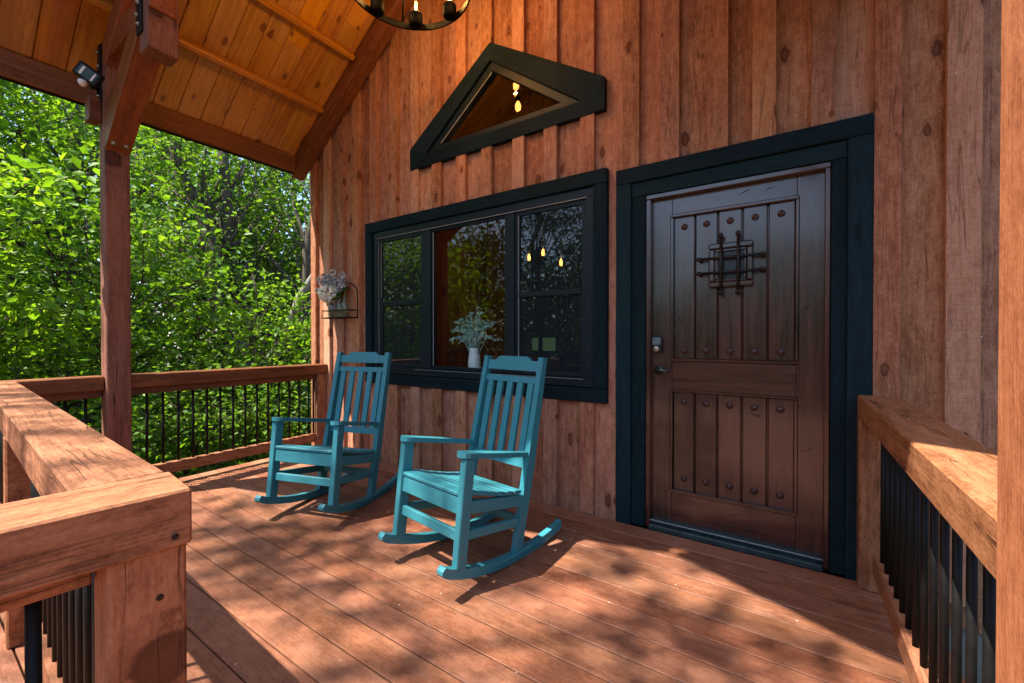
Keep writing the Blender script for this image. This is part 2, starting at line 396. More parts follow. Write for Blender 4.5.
# ---- siding with real openings
DO = (.03, 1.262, -.2, 2.265)            # door opening
WO = (-2.55, -.098, .80, 2.305)          # triple window opening
TA = [(-1.935, 2.73), (-1.935, 2.915), (-1.03, 3.54), (-.08, 2.95), (-.08, 2.73)]
def tri_top(x):
    if x < -1.03: return 2.915 + (x + 1.935) / .905 * .625
    return 3.54 + (x + 1.03) / .95 * (2.95 - 3.54)
TO = (-1.90, -.115)
def gable_top(x):
    return rake(x) + .12 if x < 1.2 else 3.3
breaks_open = [DO[0], DO[1], WO[0], WO[1], TO[0], TO[1], -1.03]
def strip(mb, xa, xb, y0, y1, z0, ztop, rnd):
    """one board; cut by the openings"""
    cuts = sorted([xa, xb] + [b for b in breaks_open + [RX] if xa + 1e-4 < b < xb - 1e-4])
    off = Vector((random.uniform(0, 40), random.uniform(0, 40), random.uniform(0, 40)))
    for a, b in zip(cuts, cuts[1:]):
        m = (a + b) / 2; holes = []
        if DO[0] < m < DO[1]: holes.append((lambda x: DO[2], lambda x: DO[3]))
        if WO[0] < m < WO[1]: holes.append((lambda x: WO[2], lambda x: WO[3]))
        if TO[0] < m < TO[1]: holes.append((lambda x: 2.77, lambda x: tri_top(x) - .06))
        lo = lambda x: z0
        segs = []
        for h0, h1 in holes:
            segs.append((lo, h0)); lo = h1
        segs.append((lo, ztop))
        for l, t in segs:
            za, zb, zc, zd = l(a), l(b), t(b), t(a)
            if zc - zb < .01 and zd - za < .01: continue
            vs = [(x, y, z) for y in (y0, y1) for x, z in ((a, za), (b, zb), (b, zc), (a, zd))]
            o = len(mb.v)
            mb.v += vs; mb.gc += [tuple(Vector((z, x - xa, y)) + off) for x, y, z in vs]; mb.rn += [rnd] * 8
            fs = [(0, 1, 2, 3), (7, 6, 5, 4), (0, 4, 5, 1), (1, 5, 6, 2), (2, 6, 7, 3), (3, 7, 4, 0)]
            mb.f += [tuple(i + o for i in f) for f in fs]; mb.sm += [False] * 6
redge = [-3.45, -3.20, -2.95, -2.685, -2.407, -2.12, -1.84, -1.565, -1.288, -1.021, -.72, -.442, -.158, .148, .39, .656, .888, 1.148, 1.395, 1.658]
while redge[-1] < XR - .3: redge.append(redge[-1] + .258)
wall = MB()
prevx = XL
for i, e in enumerate(redge):
    nx = e - .05 if i + 1 < len(redge) else XR
    strip(wall, prevx, nx, .043 + random.uniform(0, .004), .12, -.12, gable_top, random.random()); prevx = nx
for i, e in enumerate(redge):
    wdt = random.uniform(.098, .112)
    if e == redge[0]: continue
    strip(wall, e - wdt, e, .010 - random.uniform(0, .003), .0425, -.004 + random.uniform(0, .006), lambda x: gable_top(x) - .02, random.random())
wall.build('wall', M['siding'], cabin)
mb = MB()
mb.box(XL - .022, XL + .075, .008, .12, -.12, rake(XL) + .10, 'z', .005)
mb.box(XL - .024, XL - .002, .122, .22, -.12, rake(XL) + .10, 'z', .004)
mb.build('corner_board', M['siding'], cabin)
# side and rear walls
mb = MB()
y = .23
while y < 7.8:
    mb.box(XL, XL + .09, y, y + .245, -.12, 3.05, 'z', .003); mb.box(XL - .02, XL - .001, y + .2, y + .29, -.12, 3.03, 'z', .003); y += .248
mb.build('side_wall', M['siding'], cabin)
mb = MB(); mb.box(XL, XR, 7.82, 7.92, -.12, 3.2, 'x'); mb.box(XR - .1, XR, .13, 7.81, -.12, 3.2, 'y')
mb.build('rear_wall', M['siding'], cabin)
mb = MB(); mb.box(XL + .05, XR, .06, 7.9, -.75, -.125, 'x'); mb.build('foundation', plain('concrete', (.22, .21, .20), .9), cabin)
# main roof behind the gable and over the right wing
mb = MB()
T0 = .30
for sgn in (-1, 1):
    xe = RX + sgn * 2.66
    mb.prism([(RX, RZ + T0), (xe, RZ + T0 - SL * 2.66), (xe, RZ + T0 - SL * 2.66 + .10), (RX, RZ + T0 + .10)], 'y', .03, 8.1)
mb.prism([(-.35, 3.32), (8.2, 3.32), (4, 5.6)], 'x', 1.52, XR + .3)
mb.build('main_roof', M['roof'], cabin)

# interior room (seen through the panes)
mb = MB(); mb.box(XL + .12, XR - .12, .17, 7.7, -.02, .0, 'x'); mb.build('room_floor', M['inner_floor'], cabin)
mb = MB()
x = XL + .12
while x < 3.6:
    mb.box(x, x + .178, 4.6, 4.64, 0, 4.7, 'z', .004); x += .18
for ya in np.arange(.17, 4.6, .18):
    mb.box(XL + .12, XL + .15, ya, ya + .178, 0, 4.0, 'z', .003)
    mb.box(3.6, 3.63, ya, ya + .178, 0, 4.0, 'z', .003)
mb.build('room_wall', M['inner'], cabin)
mb = MB()
for ya in np.arange(.17, 4.6, .2):
    for sgn in (-1, 1):
        p0 = Vector((RX, ya + .1, RZ + .30)); p1 = Vector((RX + sgn * (2.36 if sgn < 0 else 4.6), ya + .1, RZ + .30 - (.69 * 2.36 if sgn < 0 else .45 * 4.6)))
        mb.beam(p0, p1, .198, .02, (0, 1, 0), .003)
mb.build('room_ceiling', M['pine'], cabin)
# far panes of the room: two windows, the green daylight outside painted as glow
for wx in (-3.36, -2.98):
    fx0, fz0 = wx - .165, .955
    f = MB()
    f.box(fx0 - .03, fx0, 4.55, 4.598, fz0 - .03, fz0 + .29, 'z'); f.box(fx0 + .29, fx0 + .32, 4.55, 4.598, fz0 - .03, fz0 + .29, 'z')
    f.box(fx0 + .0005, fx0 + .2895, 4.55, 4.598, fz0 - .03, fz0, 'x'); f.box(fx0 + .0005, fx0 + .2895, 4.55, 4.598, fz0 + .26, fz0 + .29, 'x')
    fo = f.build('window', M['vinyl'], cabin)
    g = MB(); g.box(fx0 + .001, fx0 + .289, 4.57, 4.58, fz0 + .001, fz0 + .259); g.build('glowing_pane', emitter('green_daylight', (.16, .26, .10), .55), fo)

# ---- black trim round the openings
def trim_rect(name, x0, x1, z0, z1, w, y0, y1, bottom=True, parent=None):
    t = MB()
    t.box(x0, x1, y0, y1, z1 - w, z1, 'x', .004)
    t.box(x0, x0 + w, y0 + .001, y1, z0 + (w if bottom else 0), z1 - w - .0015, 'z', .004)
    t.box(x1 - w, x1, y0 + .001, y1, z0 + (w if bottom else 0), z1 - w - .0015, 'z', .004)
    if bottom: t.box(x0, x1, y0, y1, z0, z0 + w - .0015, 'x', .004)
    return t.build(name, M['trim'], parent)

# ---- triple window
WX0, WX1, WZ0, WZ1 = -2.583, -.064, .765, 2.341
win = trim_rect('window', WX0, WX1, WZ0, WZ1, .098, 0, .10, True, cabin)
def frame_rect(mb, x0, x1, z0, z1, w, y0, y1, ch=.003):
    mb.box(x0, x1, y0, y1, z1 - w, z1, 'x', ch); mb.box(x0, x1, y0, y1, z0, z0 + w, 'x', ch)
    mb.box(x0, x0 + w, y0 + .001, y1, z0 + w, z1 - w, 'z', ch); mb.box(x1 - w, x1, y0 + .001, y1, z0 + w, z1 - w, 'z', ch)
fr = MB()
frame_rect(fr, -2.483, -.164, .866, 2.239, .062, .022, .12)
fr.box(-1.806, -1.712, .028, .12, .93, 2.175, 'z'); fr.box(-.892, -.820, .028, .12, .93, 2.175, 'z')
fr.box(-2.60, -.05, .121, .30, .84, .862, 'x')                      # inside stool
fr.box(-2.482, -.165, .010, .020, .868, .884, 'x')
fr.build('frame', M['vinyl'], win)
def sash(x0, x1, z0, z1, zm):
    s = MB(); w = .034
    frame_rect(s, x0, x1, z0, z1, w, .040, .075); s.box(x0 + w, x1 - w, .036, .075, zm - .02, zm + .02, 'x', .003)
    s.box(x0 + w + .0, x0 + w + .012, .042, .074, z0 + w, zm - .02, 'z', .002); s.box(x1 - w - .012, x1 - w, .042, .074, z0 + w, zm - .02, 'z', .002)
    s.build('sash', M['vinyl'], win)
    g = MB(); g.box(x0 + w + .001, x1 - w - .001, .055, .060, z0 + w, zm - .021); g.box(x0 + w + .001, x1 - w - .001, .055, .060, zm + .021, z1 - w); g.build('pane', M['screened'], win)
sash(-2.42, -1.808, .930, 2.174, 1.538)
sash(-.818, -.228, .930, 2.174, 1.535)
s = MB(); frame_rect(s, -1.711, -.893, .931, 2.174, .026, .042, .075); s.build('sash', M['vinyl'], win)
g = MB(); g.box(-1.684, -.920, .055, .060, .958, 2.147); g.build('pane', M['glass'], win)
l = MB()                                                            # pale lines along the frame and pane edges
l.box(-2.42, -.21, .0185, .0215, 2.172, 2.176, 'x', .0005); l.box(-2.420, -2.417, .036, .0395, .96, 2.16, 'z', .0005)
l.box(-1.6875, -1.683, .038, .0415, .962, 2.14, 'z', .0005); l.box(-.786, -.782, .0385, .0415, .97, 2.14, 'z', .0005)
l.box(-.229, -.226, .036, .0395, .97, 2.16, 'z', .0005); l.box(-1.9, -.24, .0185, .0215, .918, .9205, 'x', .0005)
l.box(-2.384, -2.381, .0385, .0415, 1.6, 2.13, 'z', .0005)
l.build('glazing_line', M['wline'], win)

# ---- triangular gable window
def inset(poly, w):
    n = len(poly); out = []
    for i in range(n):
        p0, p, p1 = Vector(poly[i - 1]), Vector(poly[i]), Vector(poly[(i + 1) % n])
        a, b = (p - p0).normalized(), (p1 - p).normalized()
        na, nb = Vector((-a.y, a.x)), Vector((-b.y, b.x)); m = (na + nb).normalized()
        out.append(tuple(p + m * (w / max(.2, m.dot(na)))))
    return out
def tri_ring(mb, outer, inner, y0, y1):
    n = len(outer)
    for i in range(n):
        j = (i + 1) % n
        q = [outer[i], outer[j], inner[j], inner[i]]
        dx, dz = outer[j][0] - outer[i][0], outer[j][1] - outer[i][1]
        mb.prism(q, 'y', y0, y1, grain=(dx, 0, dz))
OUT = [(-1.935, 2.73), (-.08, 2.73), (-.08, 2.945), (-1.03, 3.54), (-1.935, 2.915)]
IN1 = [(-1.735, 2.835), (-.262, 2.835), (-.262, 2.835 + .012), (-1.03, 3.40), (-1.735, 2.835 + .012)]
tw = MB(); tri_ring(tw, OUT, IN1, 0, .10); tw = tw.build('window', M['trim'], cabin)
IN1b = [(-1.70, 2.845), (-.30, 2.845), (-1.022, 3.385)]
IN2 = [(-1.585, 2.885), (-.412, 2.885), (-1.02, 3.325)]
f = MB(); tri_ring(f, [(-1.78, 2.832), (-.22, 2.832), (-1.03, 3.43)], IN2, .024, .09); f.build('frame', M['vinyl'], tw)
f = MB(); f.prism([(-1.60, 2.88), (-.40, 2.88), (-1.02, 3.335)], 'y', .055, .060); f.build('pane', M['glass'], tw)
f = MB(); a, b = Vector((-1.572, 0, 2.893)), Vector((-1.024, 0, 3.312)); f.beam(a + Vector((0, .022, 0)), b + Vector((0, .022, 0)), .003, .006, (0, 1, 0), .0005)
f.build('glazing_line', M['wline'], tw)

# ---- door
door = MB()
DY = .075
def D(x, z): return dp(x, z, DY)
lx0, lz0 = D(.222, .062); lx1, lz1 = D(1.104, 2.068)
u0x, u0z = D(.356, 1.075); u1x, u1z = D(.985, 1.944)
b0x, b0z = D(.354, .274); b1x, b1z = D(.982, .884)
door.box(lx0, u0x, DY, DY + .045, lz0, lz1, 'z', .002); door.box(u1x, lx1, DY, DY + .045, lz0, lz1, 'z', .002)
door.box(u0x + .0005, u1x - .0005, DY, DY + .045, u1z, lz1, 'x', .002)
door.box(u0x + .0005, u1x - .0005, DY, DY + .045, b1z, u0z, 'x', .002)
door.box(u0x + .0005, u1x - .0005, DY, DY + .045, lz0, b0z, 'x', .002)
door = door.build('door', M['door'], cabin)
studs_px = [.423, .545, .669, .793, .915]
edges = [.358, .483, .606, .731, .854, .981]
pl = MB()
for (z0, z1) in ((u0z, u1z), (b0z, b1z)):
    for a, b in zip(edges, edges[1:]):
        xa, _ = D(a, 1); xb, _ = D(b, 1)
        pl.box(xa + .0025, xb - .0025, DY + .016, DY + .04, z0 + .004, z1 - .004, 'z', .006)
    pl.box(u0x + .001, u1x - .001, DY + .0385, DY + .0445, z0 + .002, z1 - .002, 'z', .001)
pl.build('plank_panel', M['door'], door)
mo = MB()                                                            # moulding round both panels
for (x0, x1, z0, z1) in ((u0x, u1x, u0z, u1z), (b0x, b1x, b0z, b1z)):
    frame_rect(mo, x0 - .012, x1 + .012, z0 - .012, z1 + .012, .020, DY - .010, DY + .02, .006)
mo.build('moulding', M['door'], door)
for zi in (1.875, 1.13, .818, .353):
    for xi in studs_px:
        x, z = D(xi, zi)
        q = MB(); q.lathe([(.020, 0), (.019, .004), (.015, .008), (.009, .011), (0, .012)], (x, DY + .0155, z), (0, -1, 0), 14)
        q.build('clavo', M['stud'], door)
gx0, gz0 = D(.560, 1.496); gx1, gz1 = D(.786, 1.748)
g = MB(); frame_rect(g, gx0, gx1, gz0, gz1, .034, DY - .016, DY + .03, .007); frame_rect(g, gx0 + .034, gx1 - .034, gz0 + .034, gz1 - .034, .014, DY - .004, DY + .03, .004)
g.build('speakeasy_frame', M['door'], door)
g = MB(); g.box(gx0 + .046, gx1 - .046, DY + .010, DY + .0155, gz0 + .046, gz1 - .046); g.build('speakeasy_pane', plain('peephole_glass', (.012, .013, .016), .25, spec=.4), door)
for xi in (.6265, .7135):
    x, _ = D(xi, 1); _, za = D(0, 1.462); _, zb = D(0, 1.788)
    q = MB(); q.tube([(x, DY - .034, za), (x, DY - .034, zb)], .0075, 8)
    for z in (za, zb):
        q.lathe([(0, -.017), (.010, -.012), (.014, 0), (.010, .012), (0, .017)], (x, DY - .034, z)); q.tube([(x, DY - .034, z), (x, DY + .016, z)], .006, 6)
    q.build('grille_bar', M['bronze'], door)
for zi in (1.580, 1.663):
    _, z = D(0, zi); xa, _ = D(.512, 1); xb, _ = D(.832, 1)
    q = MB(); q.tube([(xa, DY - .022, z), (xb, DY - .022, z)], .0075, 8)
    for x in (xa, xb):
        q.lathe([(0, -.017), (.010, -.012), (.014, 0), (.010, .012), (0, .017)], (x, DY - .022, z), (1, 0, 0)); q.tube([(x, DY - .022, z), (x, DY + .016, z)], .006, 6)
    q.build('grille_bar', M['bronze'], door)
# keypad deadbolt and lever
x, z = D(.270, 1.168)
q = MB(); pts = [(x - .034, z - .052), (x + .034, z - .052), (x + .034, z + .035)] + [(x + .034 * math.cos(a), z + .035 + .022 * math.sin(a)) for a in np.linspace(.2, PI - .2, 7)] + [(x - .034, z + .035)]
q.prism(pts, 'y', DY - .022, DY + .001); kp = q.build('deadbolt', M['bronze'], door)
q = MB(); q.box(x - .024, x + .024, DY - .0265, DY - .0225, z - .005, z + .042, 'z', .003); q.build('keypad', plain('keypad_face', (.10, .16, .19), .2, spec=.8), kp)
q = MB(); q.lathe([(.019, 0), (.019, .010), (.015, .014), (0, .014)], (x, DY - .0225, z - .03), (0, -1, 0), 18); q.build('keyhole', M['bolt'], kp)
x, z = D(.279, 1.008)
q = MB(); q.lathe([(.030, 0), (.030, .008), (.024, .016), (.012, .020), (.012, .052), (.016, .055), (0, .060)], (x, DY + .0005, z), (0, -1, 0), 20)
q.tube([(x, DY - .052, z), (x + .03, DY - .056, z + .002), (x + .055, DY - .054, z - .002), (x + .075, DY - .047, z - .006)], [.010, .0095, .008, .006], 10)
q.build('handle', plain('satin_nickel', (.08, .10, .10), .3, metal=.9), door)
# distress marks cut into the door
for (xi, zi, dx, dz) in ((.745, 2.02, .06, .022), (.86, 2.015, .05, .012), (.404, 1.315, .022, -.05), (1.02, 1.36, .06, .04), (.80, .775, .07, -.02), (.29, .70, .015, -.04), (1.04, .62, .05, .03), (.70, .20, .09, .03)):
    x, z = D(xi, zi); p0, p1, pm = Vector((x - dx / 2, DY - .0008, z - dz / 2)), Vector((x + dx / 2, DY - .0008, z + dz / 2)), Vector((x + dz * .08, DY - .0008, z + dx * .06))
    sc_ = MB(); sc_.tube([p0, (p0 + pm) / 2, pm, (p1 + pm) / 2, p1], [.0003, .0016, .0026, .0016, .0003], 6); sc_.build('gouge_mark', M['gouge'], door)
# door surround
sur = trim_rect('door_surround', 0, 1.292, -.004, 2.30, .098, 0, .12, False, cabin)
q = MB()
q.box(.099, 1.195, .018, .13, 2.113, 2.2005, 'x', .003); q.box(.099, .186, .019, .13, 0, 2.111, 'z', .003); q.box(1.130, 1.195, .019, .13, 0, 2.111, 'z', .003)
q.build('inner_casing', M['trim'], sur)
q = MB()
q.box(.187, .216, .030, .14, .0, 2.082, 'z', .004); q.box(1.104, 1.129, .030, .14, .0, 2.082, 'z', .004); q.box(.187, 1.129, .030, .14, 2.083, 2.112, 'x', .004)
q.build('jamb', M['door'], sur)
q = MB(); q.box(.2165, 1.1035, -.006, .14, .0, .034, 'x', .006); q.box(.2165, 1.1035, .03, .14, .035, .055, 'x', .005); q.build('threshold', M['sill'], sur)
q = MB(); q.box(.2165, 1.1035, .0265, .0295, .050, .054, 'x', .0006); q.build('threshold_line', M['wline'], sur)

# =================================================================== porch roof
roof = thing('porch_roof', 'gabled porch roof with knotty orange pine ceiling on dark timber trusses', 'porch roof', (RX, -1.7, 0))
roof_off = Vector((-RX, 1.7, 0))
class RMB(MB):
    def build(s, name, mat, parent=None):
        if parent is roof or (parent and parent.parent is roof): s.v = [tuple(Vector(p) + roof_off) for p in s.v]
        return super().build(name, mat, parent)
XE = 2.64                                           # half span to the eave
mb = RMB()
y = FRONT
while y < -.002:                                    # ceiling boards run up the slope
    yb = min(y + .172, -.001)
    for sgn in (-1, 1):
        zc = RZ + CEIL
        p0 = Vector((RX, (y + yb) / 2, zc + .012)); p1 = Vector((RX + sgn * XE, (y + yb) / 2, zc + .012 - SL * XE))
        n = Vector((sgn * SL, 0, 1)).normalized()
        cut = random.uniform(.8, 2.6); m_ = p0.lerp(p1, cut / 3.4)
        mb.beam(p0, m_ - (p1 - p0).normalized() * .0008, yb - y - .003, .022, (0, 1, 0), .005)
        mb.beam(m_ + (p1 - p0).normalized() * .0008, p1, yb - y - .003, .022, (0, 1, 0), .005)
    y += .172
mb.build('ceiling', M['pine'], roof)
mb = RMB()
for sgn in (-1, 1):
    z0 = RZ + CEIL + .045; xe = RX + sgn * (XE + .05)
    mb.prism([(RX, z0), (xe, z0 - SL * (XE + .05)), (xe, z0 - SL * (XE + .05) + .07), (RX, z0 + .07)], 'y', FRONT - .03, .01)
mb.build('roof_covering', M['roof'], roof)
# purlins along y on the left and right slope
ys0, ys1 = FRONT + .02, -.145
for sgn in (-1, 1):
    for k, dxr in enumerate((2.06, 1.55, 1.04, .53, .10)):
        x = RX + sgn * dxr; z = RZ + CEIL - SL * dxr
        n = Vector((sgn * SL, 0, 1)).normalized(); e = Vector((1, 0, -sgn * SL)).normalized()
        mb = RMB(); c = Vector((x, (ys0 + ys1) / 2, z)) - n * (.040)
        mb.obox(c, (0, 1, 0), e, n, (ys1 - ys0) / 2, .027, .042, .014)
        mb.build('purlin', M['purlin'], roof)
    # eave board and black drip edge
    mb = RMB(); x = RX + sgn * (XE - .05)
    zt = RZ + CEIL - SL * (XE - .05)
    mb.box(x - .02, x + .02, FRONT + .01, -.002, zt - .185, zt + .0, 'y', .005); mb.build('eave_board', M['truss'], roof)
    mb = RMB(); mb.box(x + sgn * .021 - (.012 if sgn < 0 else 0), x + sgn * .021 + (.012 if sgn > 0 else 0), FRONT, -.002, zt - .200, zt - .02, 'y', .003); mb.build('drip_edge', M['black'], roof)
    # rake beam against the wall and the pale strip beside it, and at the front edge
    n = Vector((sgn * SL, 0, 1)).normalized()
    pa = Vector((RX + sgn * .0, 0, RZ)); pb = Vector((RX + sgn * (XE + .0), 0, RZ - SL * (XE + .0)))
    d_ = (pb - pa).normalized()
    mb = RMB(); mid = n * .081
    mb.beam(pa + mid + Vector((0, -.070, 0)), pb + mid + Vector((0, -.070, 0)), .138, .160, (0, 1, 0), .006); mb.build('rake_beam', M['truss'], roof)
    mb = RMB(); mid = n * .153
    mb.beam(pa + mid + Vector((0, -.170, 0)), pb + mid + Vector((0, -.170, 0)), .055, .022, (0, 1, 0), .005); mb.build('trim_strip', M['purlin'], roof)
    mb = RMB(); mid = n * .10
    mb.beam(pa + mid + Vector((0, FRONT + .02, 0)), pb + mid + Vector((0, FRONT + .02, 0)), .045, .18, (0, 1, 0), .006); mb.build('barge_board', M['truss'], roof)
# hammer-beam truss at the posts
TY0, TY1 = -1.77, -1.63
TYM = (TY0 + TY1) / 2
for sgn in (-1, 1):
    px_ = RX + sgn * 2.235                          # post axis
    mx = lambda o: RX + sgn * o
    mb = RMB(); mb.box(min(mx(2.31), mx(1.26)), max(mx(2.31), mx(1.26)), TY0 + .004, TY1 - .004, 3.225, 3.375, 'x', .006); mb.build('hammer_beam', M['truss'], roof)
    hp = RMB(); x0, x1 = sorted((mx(1.42), mx(1.275))); hp.box(x0, x1, TY0, TY1 + .02, 2.985, 4.12, 'z', .006); hp.build('hammer_post', M['post'], roof)
    # knee brace, lower end flush against the post
    br = RMB(); x_post = 2.165
    poly = [(mx(x_post), 2.58), (mx(x_post), 2.84), (mx(1.60), 3.224), (mx(1.29), 3.224)]
    if sgn > 0: poly = poly[::-1]
    br.prism(poly, 'y', TY0, TY1, grain=(-sgn * .78, 0, .62)); bro = br.build('knee_brace', M['truss'], roof)
    for (yy) in (-1.735, -1.665):
        q = RMB(); nrm = Vector((-sgn * .62, 0, -.78)); base = Vector((mx(2.165 - .055), yy, 2.58 + .055 * .74))
        q.lathe([(.017, -.003), (.017, .004), (.010, .0045), (.010, .011), (0, .011)], base, nrm, 12); q.build('bolt', M['bolt'], bro)
    # top chord under the ceiling
    mb = RMB(); n = Vector((sgn * SL, 0, 1)).normalized()
    pa = Vector((RX, TYM, RZ + CEIL - .083 * 1.3)) - n * .09; pb = pa + Vector((sgn * 2.5, 0, -SL * 2.5))
    mb.beam(pa, pb, .138, .17, (0, 1, 0), .006); mb.build('top_chord', M['truss'], roof)
    # steel joint plates with bolts on the front faces
    for (xo, z0, z1, w) in ((2.255, 2.93, 3.36, .035), (1.39, 3.10, 3.40, .045)):
        q = RMB(); q.box(mx(xo) - w, mx(xo) + w, TY0 - .012, TY0 - .001, z0, z1, 'z', .003); po = q.build('joint_plate', M['black'], roof)
        for k in range(4):
            q = RMB(); q.lathe([(.013, 0), (.013, .008), (.007, .009), (.007, .016), (0, .016)], (mx(xo) + (-.012 if k % 2 else .012), TY0 - .012, z0 + .05 + k * (z1 - z0 - .1) / 3), (0, -1, 0), 10); q.build('bolt', M['bolt'], po)
    # plate beam on the post running back to the wall
    mb = RMB(); mb.box(px_ - .065, px_ + .065, -1.90, -.145, 2.86, 2.985, 'y', .006) if False else mb.box(px_ - .060 - (.05 if sgn < 0 else -.05), px_ + .06 - (.05 if sgn < 0 else -.05), -1.84, -1.772, 2.79, 2.96, 'y', .005)
    mb.build('plate_beam', M['truss'], roof)

# posts
def porch_post(x0, label, mat, yc):
    t = thing('porch_post', label, 'post', (x0 + .07, yc, 0))
    mb = MB(); mb.box(-.07, .07, -.07, .07, 0, 3.223, 'z', .007); mb.build('shaft', mat, t)
    mb = MB(); mb.box(-.076, .076, -.076, .076, .0, .05, 'x', .004); mb.build('base_plate', M['black'], t)
    return t
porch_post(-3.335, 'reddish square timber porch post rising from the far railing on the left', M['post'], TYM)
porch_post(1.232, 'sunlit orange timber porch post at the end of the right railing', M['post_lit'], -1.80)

# =================================================================== deck
PITCH_B = .1415
mb = MB()
y = -.002
k = 0
while y > -5.2:
    x0, x1 = (-3.42, 1.48) if y > -2.2 else (-6.0, 3.2)
    joints = [x0] + ([random.uniform(x0 + .8, x1 - .8)] if False else []) + [x1]
    for a, b in zip(joints, joints[1:]):
        mb.box(a, b, y - PITCH_B + .0065, y, -.026, 0, 'x', .0025)
    y -= PITCH_B; k += 1
deck = struct(mb.build('deck', M['deck']))
mb = MB()
mb.box(-3.42, 1.48, -2.2, -.01, -.24, -.09, 'x'); mb.box(-6.0, 3.2, -5.2, -2.21, -.24, -.09, 'x')
mb.box(-3.42, -3.40, -2.2, -.01, -.09, -.027, 'y'); mb.box(1.46, 1.48, -2.2, -.01, -.09, -.027, 'y')
struct(mb.build('deck_frame', plain('dark_joists', (.03, .018, .012), .9)))

# =================================================================== railings
CAPT, CAPB = .925, .822
def baluster(t, x, y, z0, z1):
    q = MB(); q.tube([(x, y, z0), (x, y, z1)], .0098, 10); q.build('baluster', M['rail_black'], t)
# left side railing (wall to front corner)
t = thing('railing', 'far left deck railing between the cabin corner and porch post, black balusters', 'railing', (-3.30, -.85, 0)); o_ = Vector((3.30, .85, 0))
class OMB(MB):
    def build(s, name, mat, parent=None):
        inv = parent.matrix_basis.inverted() if parent else Matrix()
        s.v = [tuple(inv @ Vector(p)) for p in s.v]
        return super().build(name, mat, parent)
def obal(t, x, y, z0, z1):
    q = OMB(); q.tube([(x, y, z0), (x, y, z1)], .0098, 10); q.build('baluster', M['rail_black'], t)
mb = OMB(); mb.box(-3.372, -3.232, -1.629, .012, CAPB, CAPT, 'y', .007); mb.build('top_rail', M['truss'], t)
mb = OMB(); mb.box(-3.325, -3.285, -1.629, -.095, .765, .8205, 'y', .004); mb.build('sub_rail', M['truss'], t)
mb = OMB(); mb.box(-3.328, -3.282, -1.629, -.095, .095, .185, 'y', .005); mb.build('bottom_rail', M['timber'], t)
mb = OMB(); mb.box(-3.36, -3.245, -.094, .012, 0, .8205, 'z', .006); mb.build('end_post', M['timber'], t)
for i in range(15): obal(t, -3.305, -1.512 + .1035 * i - (.05 if i == 14 else 0), .1855, .7645)
# front part past the post
t2 = thing('railing', 'short railing length in front of the left porch post, black balusters', 'railing', (-3.30, -2.0, 0))
mb = OMB(); mb.box(-3.372, -3.232, -2.36, -1.772, CAPB, CAPT, 'y', .007); mb.build('top_rail', M['truss'], t2)
mb = OMB(); mb.box(-3.325, -3.285, -2.30, -1.772, .765, .8205, 'y', .004); mb.build('sub_rail', M['truss'], t2)
mb = OMB(); mb.box(-3.328, -3.282, -2.30, -1.772, .095, .185, 'y', .005); mb.build('bottom_rail', M['timber'], t2)
for i in range(5): obal(t2, -3.305, -1.86 - .1035 * i, .1855, .7645)
# front railing, runs to the near corner; its line is turned slightly
A = Vector((-3.231, -2.197, 0)); B = Vector((.048, -2.360, 0)); dF = (B - A).normalized(); nF = Vector((dF.y, -dF.x, 0))
t3 = thing('railing', 'long front railing with broad sunlit top rail running to the near left corner', 'railing', tuple((A + B) / 2))
def along(s_, off, z): return A + dF * s_ + nF * off + Vector((0, 0, z))
LF = (B - A).length
def fbeam(mb, s0, s1, off0, off1, z0, z1, ch=.006):
    mb.obox(along((s0 + s1) / 2, (off0 + off1) / 2, (z0 + z1) / 2), dF, nF, (0, 0, 1), (s1 - s0) / 2, (off1 - off0) / 2, (z1 - z0) / 2, ch)
mb = OMB(); fbeam(mb, .002, LF - .168, 0, .140, CAPB, CAPT, .004); mb.build('top_rail', M['timber'], t3)
mb = OMB(); fbeam(mb, .02, LF - .20, .05, .09, .768, .8205); mb.build('sub_rail', M['timber'], t3)
mb = OMB(); fbeam(mb, .02, LF - .18, .048, .094, .095, .185); mb.build('bottom_rail', M['timber'], t3)
s_ = .10
while s_ < LF - .25:
    p = along(s_, .07, 0)
    if abs(s_ - 1.655) > .09: obal(t3, p.x, p.y, .1855, .7675)
    s_ += .1035
mb = OMB(); fbeam(mb, 1.61, 1.70, .03, .14, 0, .8205); mb.build('mid_post', M['timber'], t3)
# return railing toward the steps
t4 = thing('railing', 'near left corner railing with thick post, closest to the viewer', 'railing', (-.05, -2.42, 0))
dR = Vector((-.10, -1, 0)).normalized()
mb = OMB(); p0 = Vector((-.036, -2.353, (CAPB + CAPT) / 2 + .0005)); mb.beam(p0, p0 + dR * 1.6, .158, CAPT - CAPB - .001, None, .004); mb.build('top_rail', M['timber'], t4)
mb = OMB(); mb.box(-.062, .022, -2.474, -2.362, 0, .826, 'z', .006); mb.build('corner_post', M['timber'], t4)
mb = OMB(); p0 = Vector((-.062, -2.477, .800)); mb.beam(p0, p0 + dR * 1.45, .045, .05, None, .004); mb.build('sub_rail', M['timber'], t4)
mb = OMB(); p0 = Vector((-.062, -2.477, .14)); mb.beam(p0, p0 + dR * 1.45, .045, .09, None, .004); mb.build('bottom_rail', M['timber'], t4)
for (yy, zz, xx) in ((-2.388, .845, .0455), (-2.404, .735, .0225), (-2.44, .25, .0225)):
    q = OMB(); q.lathe([(.006, 0), (.0055, .0015), (.002, .001), (0, .0005)], (xx, yy, zz), (1, 0, 0), 10); q.build('screw', M['bronze'], t4)
for i in range(12):
    p = Vector((-.062, -2.477, 0)) + dR * (.068 + .1035 * i); obal(t4, p.x, p.y, .1855, .7745)
